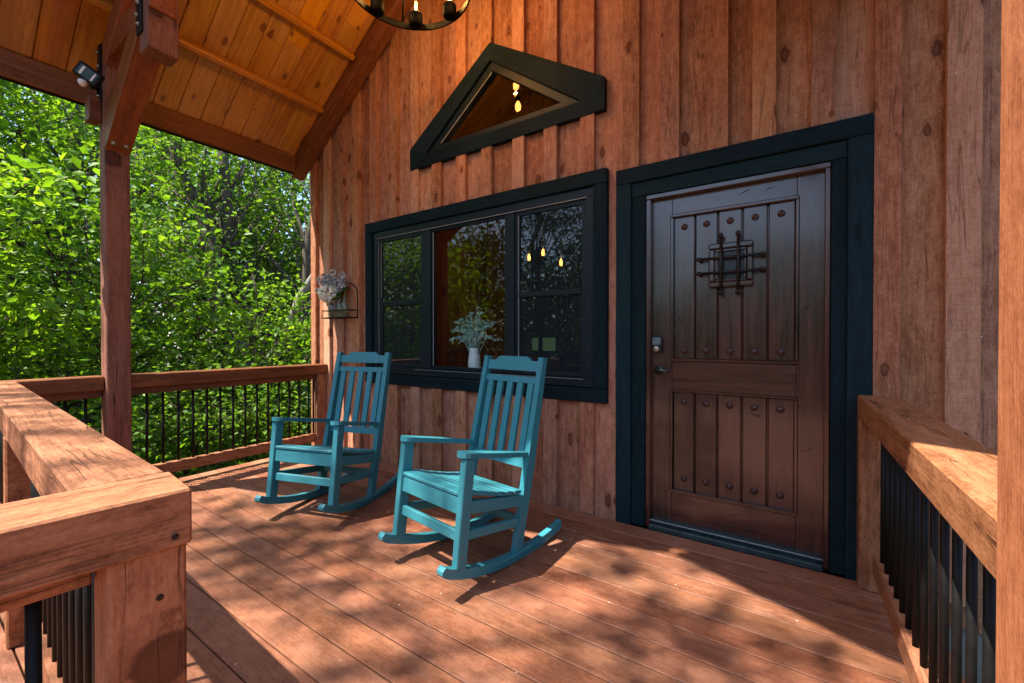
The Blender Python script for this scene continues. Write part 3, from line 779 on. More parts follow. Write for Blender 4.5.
# right railing
t5 = thing('railing', 'right deck railing from beside the dark door to the right post', 'railing', (1.31, -.85, 0))
mb = OMB(); mb.box(1.2365, 1.394, -1.729, -.001, CAPB, CAPT, 'y', .006); mb.build('top_rail', M['timber'], t5)
mb = OMB(); mb.box(1.236, 1.372, -.088, -.001, 0, .8205, 'z', .006); mb.build('end_post', M['timber'], t5)
mb = OMB(); mb.box(1.292, 1.334, -1.729, -.090, .768, .8205, 'y', .004); mb.build('sub_rail', M['timber'], t5)
mb = OMB(); mb.box(1.288, 1.338, -1.729, -.090, .095, .185, 'y', .005); mb.build('bottom_rail', M['timber'], t5)
for i in range(15): obal(t5, 1.313, -.165 - .1035 * i, .1855, .7675)

# =================================================================== rocking chairs
class CMB(MB):
    """chair parts: tapered toward the back, then rocked back on the rockers"""
    T0, RR, TILT, TAPER = .31, 1.42, R(7.15), .09
    def build(s, name, mat, parent=None):
        ct, st = math.cos(s.TILT), math.sin(s.TILT); out = []
        for x, y, z in s.v:
            k = min(max(y, 0), .46) / .42
            u, v = y - s.T0, z - s.RR
            out.append((x * (1 - s.TAPER * k), s.T0 + u * ct + v * st, s.RR - u * st + v * ct))
        s.v = out
        return super().build(name, mat, parent)
def rocking_chair(label):
    t = thing('rocking_chair', label, 'rocking chair', group='teal rocking chairs on the porch')
    MB = CMB
    hw = .25
    Rr, T0r = CMB.RR, CMB.T0
    def zr(t_): return Rr - math.sqrt(Rr * Rr - (t_ - T0r) ** 2)
    def yb(z): return .428 + (z - .08) * (.533 - .428) / 1.036          # axis of the rear posts
    for s_ in (-1, 1):
        q = MB(); pts_b, pts_t = [], []
        for t_ in np.linspace(-.125, .825, 24):
            pts_b.append((t_, zr(t_))); pts_t.append((t_, zr(t_) + .046))
        pts_b[0] = (pts_b[0][0] + .008, pts_b[0][1] + .003)
        pts_t[0] = (pts_t[0][0] + .014, pts_t[0][1]); pts_t.insert(0, (-.127, zr(-.125) + .030)); pts_b.insert(0, (-.127, zr(-.125) + .014))
        pts_t[-1] = (pts_t[-1][0] - .016, pts_t[-1][1])
        q.prism(pts_b + pts_t[::-1], 'x', s_ * hw - .021, s_ * hw + .021, grain=(0, 1, .1), rnd=.3); q.build('rocker', M['teal'], t)
        q = MB(); q.beam((s_ * hw, -.012, zr(0) + .042), (s_ * hw, -.016, .586), .040, .064, (1, 0, 0), .004, .4); q.build('leg', M['teal'], t)
        q = MB()
        pb = [(yb(.05) - .030, .045), (yb(.05) + .030, .052), (yb(.5) + .036, .50), (yb(1.11) + .016, 1.114), (yb(1.11) - .022, 1.114), (yb(.5) - .030, .50)]
        q.prism(pb, 'x', s_ * hw - .020, s_ * hw + .020, grain=(0, .1, 1), rnd=.5); q.build('back_post', M['teal'], t)
        q = MB(); xo, xi = hw + .030, hw - .052
        arm = [(xi, -.030), (xi + .010, -.052), (xi + .028, -.064), (xo - .028, -.064), (xo - .009, -.052), (xo, -.030), (xo - .004, .25), (xo - .022, .478), (xi + .024, .478), (xi + .012, .25)]
        vs = [Vector((s_ * x, y, (.588 if lo else .613) - .038 * max(y, -.02) / .47)) for lo in (1, 0) for x, y in arm]
        n_ = len(arm); fs = [list(range(n_)), [n_ + i for i in range(n_)][::-1]] + [[i, i + n_, (i + 1) % n_ + n_, (i + 1) % n_] for i in range(n_)]
        if s_ > 0: fs = [f_[::-1] for f_ in fs]
        q.add(vs, fs, [(v.y, v.x, v.z) for v in vs], .2); q.build('armrest', M['teal'], t)
        q = MB(); q.beam((s_ * hw, .022, .352), (s_ * hw, yb(.33) - .028, .318), .030, .062, (1, 0, 0), .004, .5); q.build('side_rail', M['teal'], t)
        q = MB(); q.beam((s_ * hw, .022, .225), (s_ * hw, yb(.2) - .030, .205), .026, .046, (1, 0, 0), .004, .5); q.build('stretcher', M['teal'], t)
        for (yy, zz) in ((-.018, .50), (-.012, .25), (-.012, .13), (-.016, .38)):
            b_ = MB(); b_.lathe([(.0055, 0), (.005, .0025), (0, .003)], (s_ * (hw + .0202), yy, zz), (s_, 0, 0), 8); b_.build('screw', M['bolt'], t)
    sl = MB()
    prof = [(-.050, .408), (-.045, .416), (.020, .420), (.085, .409), (.150, .397), (.215, .386), (.280, .377), (.345, .371), (.408, .370)]
    for i in range(1, len(prof) - 1):
        a, b = Vector((0, prof[i][0] + .0015, prof[i][1])), Vector((0, prof[i + 1][0] - .0025, prof[i + 1][1]))
        d_ = b - a; L = d_.length; d_.normalize(); n_ = Vector((1, 0, 0)).cross(d_)
        sl.obox((a + b) / 2, (1, 0, 0), d_, n_, hw - .0215 if i == 1 else hw + .020, L / 2, .010, .006, .2 + .1 * random.random())
    sl.build('seat', M['teal'], t)
    xi = hw - .0205
    for nm, y0, y1, z0, z1 in (('seat_apron', -.036, -.010, .322, .402), ('stretcher', -.024, 0, .195, .245), ('stretcher', .420, .442, .185, .232), ('seat_rail', .425, .447, .290, .352)):
        q = MB(); q.box(-xi, xi, y0, y1, z0, z1, 'x', .004, .4); q.build(nm, M['teal'], t)
    dB = Vector((0, yb(1.0) - yb(.6), .4)).normalized(); nB = Vector((1, 0, 0)).cross(dB)
    hx = xi
    def back_prism(mb, poly, half, rnd):
        n_ = len(poly); vs, gs = [], []
        for side in (-1, 1):
            for (x, z) in poly:
                vs.append(Vector((x, yb(z), z)) + nB * side * half); gs.append((x, z, side * half))
        fs = [list(range(n_)), [n_ + i for i in range(n_)][::-1]] + [[i, (i + 1) % n_, (i + 1) % n_ + n_, i + n_][::-1] for i in range(n_)]
        p = [Vector(v) for v in vs[:3]]
        if (p[1] - p[0]).cross(p[2] - p[0]).dot(-nB) < 0: fs = [f_[::-1] for f_ in fs]
        mb.add(vs, fs, gs, rnd)
    q = MB()
    cr = [(-hx, 1.030), (hx, 1.030), (hx, 1.090), (.170, 1.090), (.155, 1.094), (.140, 1.108), (.122, 1.116), (-.122, 1.116), (-.140, 1.108), (-.155, 1.094), (-.170, 1.090), (-hx, 1.090)]
    back_prism(q, cr, .012, .4); q.build('crest_rail', M['teal'], t)
    q = MB(); back_prism(q, [(-hx, .958), (hx, .958), (hx, .995), (-hx, .995)], .012, .4); q.build('back_rail', M['teal'], t)
    q = MB(); back_prism(q, [(-hx, .482), (hx, .482), (hx, .528), (-hx, .528)], .012, .4); q.build('back_rail', M['teal'], t)
    for i in range(5):
        x = -hx + 2 * hx * (i + .5) / 5
        q = MB(); back_prism(q, [(x - .0235, .529), (x + .0235, .529), (x + .0235, .957), (x - .0235, .957)], .009, .3 + .1 * random.random()); q.build('back_slat', M['teal'], t)
    return t
def copy_tree(o, parent=None):
    c = o.copy(); C.objects.link(c)
    if parent: c.parent = parent
    for ch in list(o.children): copy_tree(ch, c)
    return c
ch_r = rocking_chair('teal slatted rocking chair nearer the door, below the sage plant in the window')
ch_l = copy_tree(ch_r)
ch_l['label'] = 'teal slatted rocking chair beside the far left railing, below the wall flower rack'
ch_r.location = (-.542, -.980, 0); ch_r.rotation_euler = (0, 0, R(-8.4))
ch_l.location = (-1.769, -.982, 0); ch_l.rotation_euler = (0, 0, R(17.1))

# =================================================================== porch chandelier
CH = Vector((RX, -.85, 3.42))
t = thing('porch_chandelier', 'black ring chandelier with lit filament bulbs hanging under the porch ceiling', 'chandelier', tuple(CH))
q = MB(); n = 48; rr = .39
for (ra, rb, za, zb) in ((rr - .006, rr + .006, -.018, .022),):
    vs, fs, gs = [], [], []
    for k in range(n):
        a = 2 * PI * k / n
        for (r_, z_) in ((ra, za), (rb, za), (rb, zb), (ra, zb)):
            vs.append((r_ * math.cos(a), r_ * math.sin(a), z_)); gs.append((a * r_, r_, z_))
    for k in range(n):
        for j in range(4):
            fs.append([k * 4 + j, ((k + 1) % n) * 4 + j, ((k + 1) % n) * 4 + (j + 1) % 4, k * 4 + (j + 1) % 4])
    q.add(vs, fs, gs, .5)
q.build('ring', M['iron'], t)
for k in range(3):
    a = 2 * PI * k / 3 + .4
    q = MB(); q.tube([(rr * math.cos(a), rr * math.sin(a), .02), (.02 * math.cos(a), .02 * math.sin(a), .62)], .006, 6); q.build('rod', M['iron'], t)
q = MB(); q.tube([(0, 0, .60), (0, 0, RZ + CEIL - CH.z - .12)], .009, 8); q.lathe([(.05, .58), (.05, .63), (.02, .66)], (0, 0, 0)); q.build('stem', M['iron'], t)
pl_pos = []
for k in range(8):
    a = R(132.2) + 2 * PI * k / 8 + R(-4)
    c, s_ = math.cos(a), math.sin(a); x, y = (rr - .048) * c, (rr - .048) * s_
    q = MB(); q.lathe([(0, -.03), (.030, -.03), (.046, -.018), (.046, .052), (.038, .062), (.022, .066), (0, .066)], (x, y, 0), n=18); so = q.build('socket', M['iron'], t)
    q = MB(); q.lathe([(.018, .066), (.022, .085), (.027, .12), (.022, .155), (.010, .172), (0, .174)], (x, y, 0), n=14); q.build('bulb', M['amber'], so)
    q = MB(); q.lathe([(0, .078), (.007, .084), (.009, .11), (.006, .145), (0, .15)], (x, y, 0), n=8); q.build('filament', M['bulb'], so)
def lamp(name, loc, watts, col, r=.03):
    d = bpy.data.lights.new(name, 'POINT'); d.energy = watts; d.color = col; d.shadow_soft_size = r
    o = bpy.data.objects.new(name, d); C.objects.link(o); o.location = loc; return o
for k in range(8):
    a = R(128.2) + 2 * PI * k / 8
    lamp('bulb_glow', (CH.x + .342 * math.cos(a), CH.y + .342 * math.sin(a), CH.z + .118), 5.0, (1, .60, .25), .015)

# interior pendants (seen through the panes)
for i, (x, z, lab) in enumerate(((-1.584, 2.147, 'small lit amber bulb hanging inside, left of three seen in the right pane'), (-1.398, 2.183, 'small lit amber bulb hanging inside, middle of three seen in the right pane'), (-1.17, 2.047, 'small lit amber bulb hanging inside, right of three seen in the right pane'))):
    t = thing('pendant_lamp', lab, 'pendant lamp', (x, 1.5, z), group='bulbs hanging inside the cabin')
    q = MB(); q.lathe([(.006, .14), (.028, .09), (.034, .05), (.02, .01), (0, 0)], (0, 0, -.06), n=14); q.build('bulb', M['amber'], t)
    q = MB(); q.lathe([(0, -.045), (.016, -.035), (.018, 0), (.010, .03), (0, .04)], (0, 0, 0), n=10); q.build('filament', M['bulb'], t)
    q = MB(); q.lathe([(.02, .07), (.024, .12), (.008, .14)], (0, 0, 0), n=12); q.tube([(0, 0, .13), (0, 0, RZ - .1 - z)], .004, 6); q.build('cord', M['black'], t)
for (x, z, lab) in ((-1.568, 3.979, 'upper amber bulb glowing behind the triangular gable pane'), (-1.542, 3.742, 'lower amber bulb glowing behind the triangular gable pane')):
    t = thing('pendant_lamp', lab, 'pendant lamp', (x, 1.2, z), group='bulbs hanging inside the cabin')
    q = MB(); q.lathe([(0, -.06), (.030, -.04), (.034, 0), (.02, .04), (0, .06)], (0, 0, 0), n=10); q.build('filament', M['bulb_dim'], t)
    q = MB(); q.lathe([(.02, .06), (.024, .10), (.006, .12)], (0, 0, 0), n=12); q.tube([(0, 0, .11), (0, 0, .22)], .004, 6); q.build('cord', M['black'], t)
lamp('interior_glow', (-1.4, 1.5, 2.35), 1.8, (1, .55, .22), .06)

# =================================================================== floodlight on the left post
t = thing('floodlight', 'black solar motion floodlight mounted at the top of the left porch post', 'floodlight', (-3.30, -1.80, 3.02))
q = MB(); fd = Vector((.80, -.55, -.20)).normalized(); sd = Vector((0, 0, 1)).cross(fd).normalized(); ud = fd.cross(sd); sd, ud = sd * math.cos(.6) + ud * math.sin(-.6), ud * math.cos(.6) + sd * math.sin(.6)
cc = Vector((.275, -.085, -.02))
q.obox(cc, sd, ud, fd, .072, .050, .020, .010); q.build('housing', M['black'], t)
q = MB(); q.obox(cc + fd * .0205, sd, ud, fd, .052, .034, .0015, .001); pn = q.build('lens_panel', M['solar'], t)
q = MB(); q.obox(cc + fd * .0228 - sd * .030, sd, ud, fd, .007, .029, .0012, .001); q.build('led_strip', M['white_plastic'], pn)
q = MB(); q.obox(cc + fd * .0228 + sd * .036, sd, ud, fd, .005, .029, .0012, .001); q.build('led_strip', M['white_plastic'], pn)
q = MB(); q.lathe([(0, -.034), (.016, -.028), (.025, -.012), (.026, .004)], cc - ud * .062 + fd * .004, (0, 0, 1), 16); q.build('sensor', M['white_plastic'], t)
q = MB(); q.tube([cc - fd * .02, (0, -.02, .02), (0, .027, .02)], .012, 8); q.box(-.03, .03, .018, .028, -.03, .07, 'z', .003); q.build('bracket', M['black'], t)

# =================================================================== scatter helpers for leaves
def leaf_mesh(name, pos, size, mat, parent=None, up=.55, seed=0, narrow=.55, dirs=None, shape='leaf'):
    """many small folded leaves as one mesh; pos (n,3)"""
    rg = np.random.default_rng(seed); n = len(pos)
    a = rg.normal(size=(n, 3)) if dirs is None else dirs + .5 * rg.normal(size=(n, 3)); a[:, 2] *= .55; a[:, 2] -= .15
    a /= np.linalg.norm(a, axis=1)[:, None]
    nrm = rg.normal(size=(n, 3)) * (1 - up) + np.array([0, 0, up]) * 1.3
    nrm -= a * (a * nrm).sum(1)[:, None]; nrm /= np.linalg.norm(nrm, axis=1)[:, None] + 1e-9
    b = np.cross(nrm, a)
    sz = size * rg.uniform(.6, 1.3, n)[:, None]
    k = narrow
    base = pos - a * sz * .5; tip = pos + a * sz * .5 - nrm * sz * .10
    l = pos - a * sz * .06 + b * sz * k * .5 + nrm * sz * .10; r = pos - a * sz * .06 - b * sz * k * .5 + nrm * sz * .10
    V = np.stack([base, l, tip, r], 1).reshape(-1, 3)
    i = np.arange(n) * 4
    T = np.stack([np.stack([i, i + 1, i + 2], 1), np.stack([i, i + 2, i + 3], 1)], 1).reshape(-1, 3)
    me = bpy.data.meshes.new(name); me.vertices.add(len(V)); me.vertices.foreach_set("co", V.astype('f').ravel())
    me.loops.add(T.size); me.loops.foreach_set("vertex_index", T.ravel().astype('i'))
    me.polygons.add(len(T)); me.polygons.foreach_set("loop_start", (np.arange(len(T)) * 3).astype('i'))
    me.update(calc_edges=True)
    at = me.attributes.new("rnd", 'FLOAT', 'POINT'); at.data.foreach_set("value", np.repeat(rg.beta(2, 2.4, n), 4).astype('f'))
    me.materials.append(mat)
    o = bpy.data.objects.new(name, me); C.objects.link(o)
    if parent: o.parent = parent
    return o

def limb(p0, p1, r0, r1, seed, bend=.12, n=6):
    rg = random.Random(seed); p0, p1 = Vector(p0), Vector(p1); L = (p1 - p0).length; pts, rad = [], []
    o1 = Vector((rg.uniform(-1, 1), rg.uniform(-1, 1), rg.uniform(-.3, .6))) * bend * L
    for i in range(n + 1):
        t_ = i / n; pts.append(p0.lerp(p1, t_) + o1 * math.sin(PI * t_) + Vector((rg.uniform(-1, 1), rg.uniform(-1, 1), 0)) * .02 * L * (0 < i < n)); rad.append(r0 + (r1 - r0) * t_ ** .8)
    return pts, rad

def tree(name, label, base, h, tr, crown_c, crown_r, clumps, per, leaf, mat, seed, cat='tree', lean=(0, 0), bark='bark', clump_r=.55, up=.36, narrow=.6, group='trees around the cabin', flat=.55, zlo=None, centres=None):
    """trunk, limbs to each clump of leaves, and the leaves; base is world, the rest relative to it"""
    t = thing(name, label, cat, base, group=group); rg = np.random.default_rng(seed); rr = random.Random(seed)
    tb = MB(); top = Vector((lean[0] * h, lean[1] * h, h))
    pts, rad = limb((0, 0, -.3), top, tr, tr * .25, seed, .04, 10); tb.tube(pts, rad, 10, rnd=.5)
    cen = []
    while len(cen) < clumps:
        q = rg.normal(size=3); q /= np.linalg.norm(q); q *= rg.uniform(.25, 1) ** .5
        p = np.array(crown_c) + q * np.array(crown_r)
        if zlo is not None and p[2] < zlo: continue
        cen.append(p)
    if centres is not None: cen = list(centres)
    cen = np.array(cen)
    P = []
    for i, c in enumerate(cen):
        f_ = min(.97, max(.12, (c[2] - h * .12) / h * .8)); s0 = pts[int(f_ * (len(pts) - 1))]
        r0 = max(.012, tr * .32 * (1 - f_ * .7)) if i % 2 == 0 else max(.010, tr * .18)
        a, b = limb(s0, c, r0, .006, seed * 91 + i, .10, 5); tb.tube(a, b, 5, rnd=.5)
        for k in range(3):
            d_ = Vector(tuple(rg.normal(size=3) * np.array([1, 1, .5]))) * clump_r * .8
            tb.tube([a[-2], Vector(tuple(c)) + d_ * .5, Vector(tuple(c)) + d_], [.008, .006, .003], 4, rnd=.5)
        m = int(per * rg.uniform(.55, 1.4)); loc = rg.normal(size=(m, 3)) * np.array([1, 1, flat]) * clump_r * rg.uniform(.7, 1.15)
        P.append(c + loc)
    tb.build('trunk', M[bark], t)
    leaf_mesh('crown', np.concatenate(P), leaf, M[mat], t, up, seed, narrow)
    return t

GZ = -.75
# =================================================================== ground
me = bpy.data.meshes.new('ground'); bm = bmesh.new()
rg = random.Random(3)
xs = list(np.concatenate([np.linspace(-140, -30, 12), np.linspace(-26, 12, 39), np.linspace(20, 120, 10)])); ysg = list(np.concatenate([np.linspace(-120, -26, 10), np.linspace(-22, 24, 47), np.linspace(32, 140, 10)]))
grid = []
for yy in ysg:
    row = []
    for xx in xs:
        d_ = max(0, -4.2 - xx, yy - 9, -5.5 - yy, xx - 6)
        z = GZ - .05 * min(d_, 14) + (.12 * (rg.random() - .5) if d_ > 0 else 0) - .02
        row.append(bm.verts.new((xx, yy, z)))
    grid.append(row)
for j in range(len(ysg) - 1):
    for i in range(len(xs) - 1):
        bm.faces.new((grid[j][i], grid[j][i + 1], grid[j + 1][i + 1], grid[j + 1][i]))
bm.to_mesh(me); bm.free(); me.materials.append(M['soil'])
for p in me.polygons: p.use_smooth = True
ground = bpy.data.objects.new('ground', me); C.objects.link(ground); struct(ground)
# low ground cover, nobody could count it
rgn = np.random.default_rng(5); n = 42000
gx = rgn.uniform(-13, -3.75, n); gy = rgn.uniform(-6, 9, n); gz = GZ - .05 * np.clip(-4.2 - gx, 0, 14) + rgn.uniform(.02, .38, n) ** 1.0
gc_ = leaf_mesh('ground_cover', np.stack([gx, gy, gz], 1), .085, M['leaf'], None, .6, 6, .7); struct(gc_, 'stuff')
n = 5000
gx = rgn.uniform(1.6, 6, n); gy = rgn.uniform(-6, -.1, n); gz = GZ + rgn.uniform(.0, .22, n)
gc2 = leaf_mesh('ground_cover', np.stack([gx, gy, gz], 1), .08, M['leaf_deep'], None, .6, 8, .7); struct(gc2, 'stuff')

# =================================================================== trees seen left of the cabin
TREES = [
 # name, label, base, h, tr, crown centre, crown radii, clumps, per clump, leaf, mat, seed, kwargs
 ('sapling', 'leafy light green maple sapling just beyond the left railing, left of the porch post', (-6.3, -2.6, GZ), 4.4, .05, (0.1, .1, 2.4), (1.1, 1.4, 1.8), 40, 95, .115, 'leaf_light', 11, dict(clump_r=.36)),
 ('sapling', 'bright green bushy sapling right behind the square porch post', (-6.6, -.9, GZ), 4.2, .05, (0, .2, 2.2), (1.1, 1.3, 1.6), 34, 95, .110, 'leaf', 12, dict(clump_r=.36)),
 ('sapling', 'green sapling with thin dark stem between porch post and cabin corner', (-6.4, .7, GZ), 3.0, .045, (0, .2, 1.6), (1.0, 1.1, 1.2), 30, 95, .100, 'leaf_light', 13, dict(clump_r=.34)),
 ('sapling', 'low bushy sapling near the corner of the cabin wall', (-6.6, 2.3, GZ), 2.3, .04, (0, .1, 1.2), (.9, .9, .9), 24, 95, .095, 'leaf', 14, dict(clump_r=.34)),
 ('sapling', 'light green sapling at the left edge of the picture', (-5.6, -3.9, GZ), 4.4, .05, (0, 0, 2.5), (1.1, 1.1, 1.8), 38, 95, .115, 'leaf_light', 15, dict(clump_r=.36)),
 ('tree', 'thick grey trunked tree leaning left, just right of the porch post', (-8.8, 2.2, GZ - .3), 10.5, .24, (-4.0, .1, 6.4), (2.2, 2.6, 3.6), 46, 150, .125, 'leaf', 21, dict(lean=(-.27, -.18), clump_r=.62)),
 ('tree', 'upright dark trunked tree in the middle of the wood behind the railing', (-10.7, 2.75, GZ - .3), 12, .21, (-3.0, .6, 6.4), (2.2, 2.8, 3.8), 46, 150, .125, 'leaf_light', 22, dict(lean=(-.10, -.07), clump_r=.62)),
 ('tree', 'slim dark trunked tree between the thick grey trunk and the cabin corner', (-9.6, 3.2, GZ - .3), 11, .14, (-2.4, 1.2, 6.6), (2.0, 2.2, 3.3), 34, 140, .12, 'leaf', 23, dict(lean=(-.02, -.01), clump_r=.6)),
 ('tree', 'slanting pale barked tree leaning right toward the cabin corner', (-8.4, .9, GZ - .2), 8, .12, (.6, 3.6, 6.4), (1.8, 1.8, 1.6), 20, 130, .11, 'leaf_light', 24, dict(lean=(.34, .24), bark='bark_pale', clump_r=.5)),
 ('cedar_bush', 'dark evergreen bush low down beside the cabin corner', (-7.8, 3.2, GZ - .1), 2.9, .06, (0, 0, 1.5), (1.1, 1.1, 1.3), 46, 190, .07, 'needle', 25, dict(clump_r=.30, narrow=.3, cat='bush')),
 ('tree', 'broad maple far left with sunlit yellow green leaves', (-10.2, -3.2, GZ - .3), 10, .2, (0, .2, 5.6), (2.8, 3.0, 4.6), 74, 170, .13, 'leaf_light', 26, dict(clump_r=.6)),
 ('tree', 'leafy tree directly behind the porch post', (-10.8, -.8, GZ - .3), 10, .2, (0, .2, 5.0), (2.5, 2.7, 3.8), 52, 160, .125, 'leaf', 27, dict(clump_r=.6)),
 ('shrub', 'dense low shrub below the left railing, behind the balusters', (-5.4, -.4, GZ), 1.5, .03, (0, .2, .9), (.9, 1.3, .75), 34, 120, .075, 'leaf', 31, dict(clump_r=.26, cat='shrub')),
 ('shrub', 'dense low shrub behind the balusters nearest the cabin', (-5.3, 1.6, GZ), 1.4, .03, (0, .1, .8), (.9, 1.2, .7), 30, 120, .075, 'leaf_deep', 32, dict(clump_r=.26, cat='shrub')),
 ('shrub', 'low shrub in front of the left porch post below the rail', (-5.2, -2.3, GZ), 1.5, .03, (0, 0, .9), (.9, 1.2, .75), 30, 120, .075, 'leaf', 33, dict(clump_r=.26, cat='shrub')),
]
for a in TREES:
    nm, lab, base, h, tr, cc_, cr_, ncl, per, lf, mt, sd_, kw = a
    kw = dict(kw); kw.setdefault('group', 'trees and shrubs beyond the left railing')
    tree(nm, lab, base, h, tr, cc_, cr_, ncl, per, lf, mt, sd_, **kw)
# far wood as one mass
rgn = np.random.default_rng(77); n = 90000
ang = rgn.uniform(R(92), R(205), n); rad_ = rgn.uniform(15, 24, n)
px_, py_ = np.cos(ang) * rad_, np.sin(ang) * rad_ + 0.0
hz = rgn.beta(1.3, 1.7, n) * (10.0 + 2.2 * np.sin(ang * 9) + 1.4 * np.sin(ang * 23 + 1) - 4.5 * np.exp(-((ang - R(149)) / .10) ** 2) + 4.5 * np.exp(-((ang - R(171)) / .16) ** 2))
far = leaf_mesh('far_wood', np.stack([px_, py_, GZ - .9 + hz], 1), .30, M['leaf_deep'], None, .45, 78, .7); struct(far, 'stuff')
tb = MB()
rr = random.Random(9)
for i in range(46):
    a = rr.uniform(R(100), R(200)); q = rr.uniform(13.5, 21); x, y = math.cos(a) * q, math.sin(a) * q
    pts, rad = limb((x, y, GZ - 1.2), (x + rr.uniform(-.8, .8), y + rr.uniform(-.8, .8), 9), rr.uniform(.09, .2), .04, 300 + i, .03, 6); tb.tube(pts, rad, 7, rnd=.5)
ft = tb.build('far_wood_trunks', M['bark']); struct(ft, 'stuff')

# trees in front of the porch: shade the deck and mirror in the panes
SPOTS = [(.30, -.50), (.95, -.58), (-.05, -.58), (-1.25, -1.05), (-2.3, -1.15), (-.55, -.62), (-.28, -.85), (-1.75, -1.15), (-1.45, -1.12), (-0.82, -1.52), (-0.27, -1.60), (-2.1, -1.5), (-1.64, -1.58), (-1.58, -1.33), (-1.32, -1.32), (-0.59, -1.58), (0.04, -1.49), (0.41, -1.18), (0.42, -1.04), (0.5, -0.83), (0.76, -0.91), (-1.58, -1.04), (-1.08, -0.88), (-2.59, -1.41), (0.93, -0.76), (1.11, -0.71), (-1.4, -1.55)]
rr = random.Random(41); OAK = Vector((-7.2, -9.6, GZ)); boughs = []
for (fx, fy) in SPOTS:                                   # boughs hang where the sun throws their shade on the boards
    zz = rr.uniform(10.6, 13.0); boughs.append((fx - .30 * zz - OAK.x, fy - .487 * zz - OAK.y, zz - OAK.z))
for k in range(4):
    boughs.append((rr.uniform(-2.6, 1.8), rr.uniform(-2.2, 1.6), rr.uniform(11, 14.5)))
tree('tree', 'tall oak in front of the porch whose boughs dapple the deck', tuple(OAK), 14.5, .32, (0, 0, 12), (3, 3, 2), len(boughs), 44, .125, 'leaf_deep', 41, clump_r=.23, flat=.8, group='trees in front of the porch', centres=boughs)
tree('tree', 'broad tree on the slope in front of the cabin', (2.5, -16, GZ - .6), 6.6, .22, (0, 0, 3.6), (4, 3, 3.0), 50, 130, .17, 'leaf_deep', 42, clump_r=.8, group='trees in front of the porch')
tree('tree', 'unseen dark evergreen in front of the cabin, shaped to darken the pane reflections', (-9, -15, GZ - .6), 12, .24, (0, 0, 6.0), (4.2, 3, 5.6), 90, 170, .17, 'needle', 43, clump_r=.8, group='trees in front of the porch')  # out of view; made tall and dark to dim what the panes mirror
tree('tree', 'tree on the right in front of the cabin', (9.5, -13, GZ - .6), 6, .22, (0, 0, 3.4), (3.6, 3, 2.6), 44, 130, .17, 'leaf_deep', 44, clump_r=.8, group='trees in front of the porch')

for i, (x, y, hh, cr, lab) in enumerate(((-4.2, -13.5, 7.5, 2.4, 'bushy tree straight in front of the steps'), (6.2, -10.5, 4.6, 2.4, 'bushy tree to the right of the steps'), (-13, -10.5, 10.5, 3.8, 'unseen bushy tree far left of the deck, raised to darken the pane reflections'), (-1.0, -19, 7.5, 3.4, 'tall tree further back in front of the cabin'))):  # far left one is out of view, raised to dim the pane reflections
    tree('tree', lab, (x, y, GZ - .2), hh, .2, (0, 0, hh * .42), (cr, cr * .8, hh * .40), 60, 150, .17, 'leaf_deep', 51 + i, clump_r=.75, group='trees in front of the porch')
rgn = np.random.default_rng(88); n = 60000
ang = rgn.uniform(R(205), R(380), n); rad_ = rgn.uniform(24, 33, n)
hz = rgn.beta(1.2, 1.5, n) * (8.5 + 2.0 * np.sin(ang * 8) + 1.4 * np.sin(ang * 19 + 1))
ff = leaf_mesh('far_wood', np.stack([np.cos(ang) * rad_, np.sin(ang) * rad_, GZ - .9 + hz], 1), .42, M['leaf_deep'], None, .45, 89, .7); struct(ff, 'stuff')

# =================================================================== wall flower rack, bottles, flowers
t = thing('wall_rack', 'black wire rack with arched back hung on the siding left of the window', 'wall rack', (-2.93, .01, 1.405))
q = MB(); arc = [(.225, -.006, .0)] + [(.225, -.006, .26)] + [(.0 + .225 * math.cos(a), -.006, .26 + .12 * math.sin(a)) for a in np.linspace(.15, PI - .15, 12)] + [(-.225, -.006, .26), (-.225, -.006, 0)]
q.tube(arc, .006, 6); q.build('back_arch', M['black'], t)
q = MB(); q.tube([(-.225, -.006, .01), (.225, -.006, .01), (.225, -.115, .01), (-.225, -.115, .01), (-.225, -.006, .01)], .006, 6)
q.tube([(-.225, -.006, .085), (.225, -.006, .085)], .004, 6); q.tube([(-.225, -.115, .085), (.225, -.115, .085)], .004, 6)
for x in (-.225, .225): q.tube([(x, -.115, .01), (x, -.115, .085), (x, -.006, .085)], .004, 6)
for x in (-.12, 0, .12): q.tube([(x, -.115, .01), (x, -.006, .01)], .004, 6)
q.build('shelf', M['black'], t)
for i, (x, lab) in enumerate(((-.125, 'small clear glass bottle under the white hydrangea, leftmost in the wall rack'), (.015, 'small clear glass bottle standing in the middle of the wall rack'), (.10, 'small clear glass bottle at the window end of the wall rack'))):
    b = thing('bottle', lab, 'bottle', (-2.93 + x, -.055, 1.4215), group='glass bottles in the wall rack')
    q = MB(); q.lathe([(.034, 0), (.037, .01), (.037, .12), (.030, .145), (.017, .165), (.017, .205), (.021, .21)], (0, 0, 0), n=16); q.build('body', M['jelly'], b)
    q = MB(); q.tube([(0, 0, .02), (.004, -.004, .30)], .004, 6); q.build('stem', M['leaf_deep'], b)
rgn = np.random.default_rng(21)
t = thing('hydrangea', 'white and pale blue hydrangea head in the leftmost bottle of the rack', 'flower', (-3.055, -.085, 1.665))
d_ = rgn.normal(size=(340, 3)); d_ /= np.linalg.norm(d_, axis=1)[:, None]
leaf_mesh('bloom', d_ * np.array([.105, .095, .085]), .042, M['bloom'], t, .2, 22, .95)
q = MB(); q.tube([(0, .02, -.2), (0, 0, 0)], .005, 6); q.build('stem', M['leaf_deep'], t)
leaf_mesh('leaf', np.array([[.14, .02, -.03], [.16, .01, .03], [.12, 0, -.06], [.19, .03, .04], [.22, .04, .06], [.17, .02, 0]]), .10, M['leaf_deep'], t, .3, 23, .6)
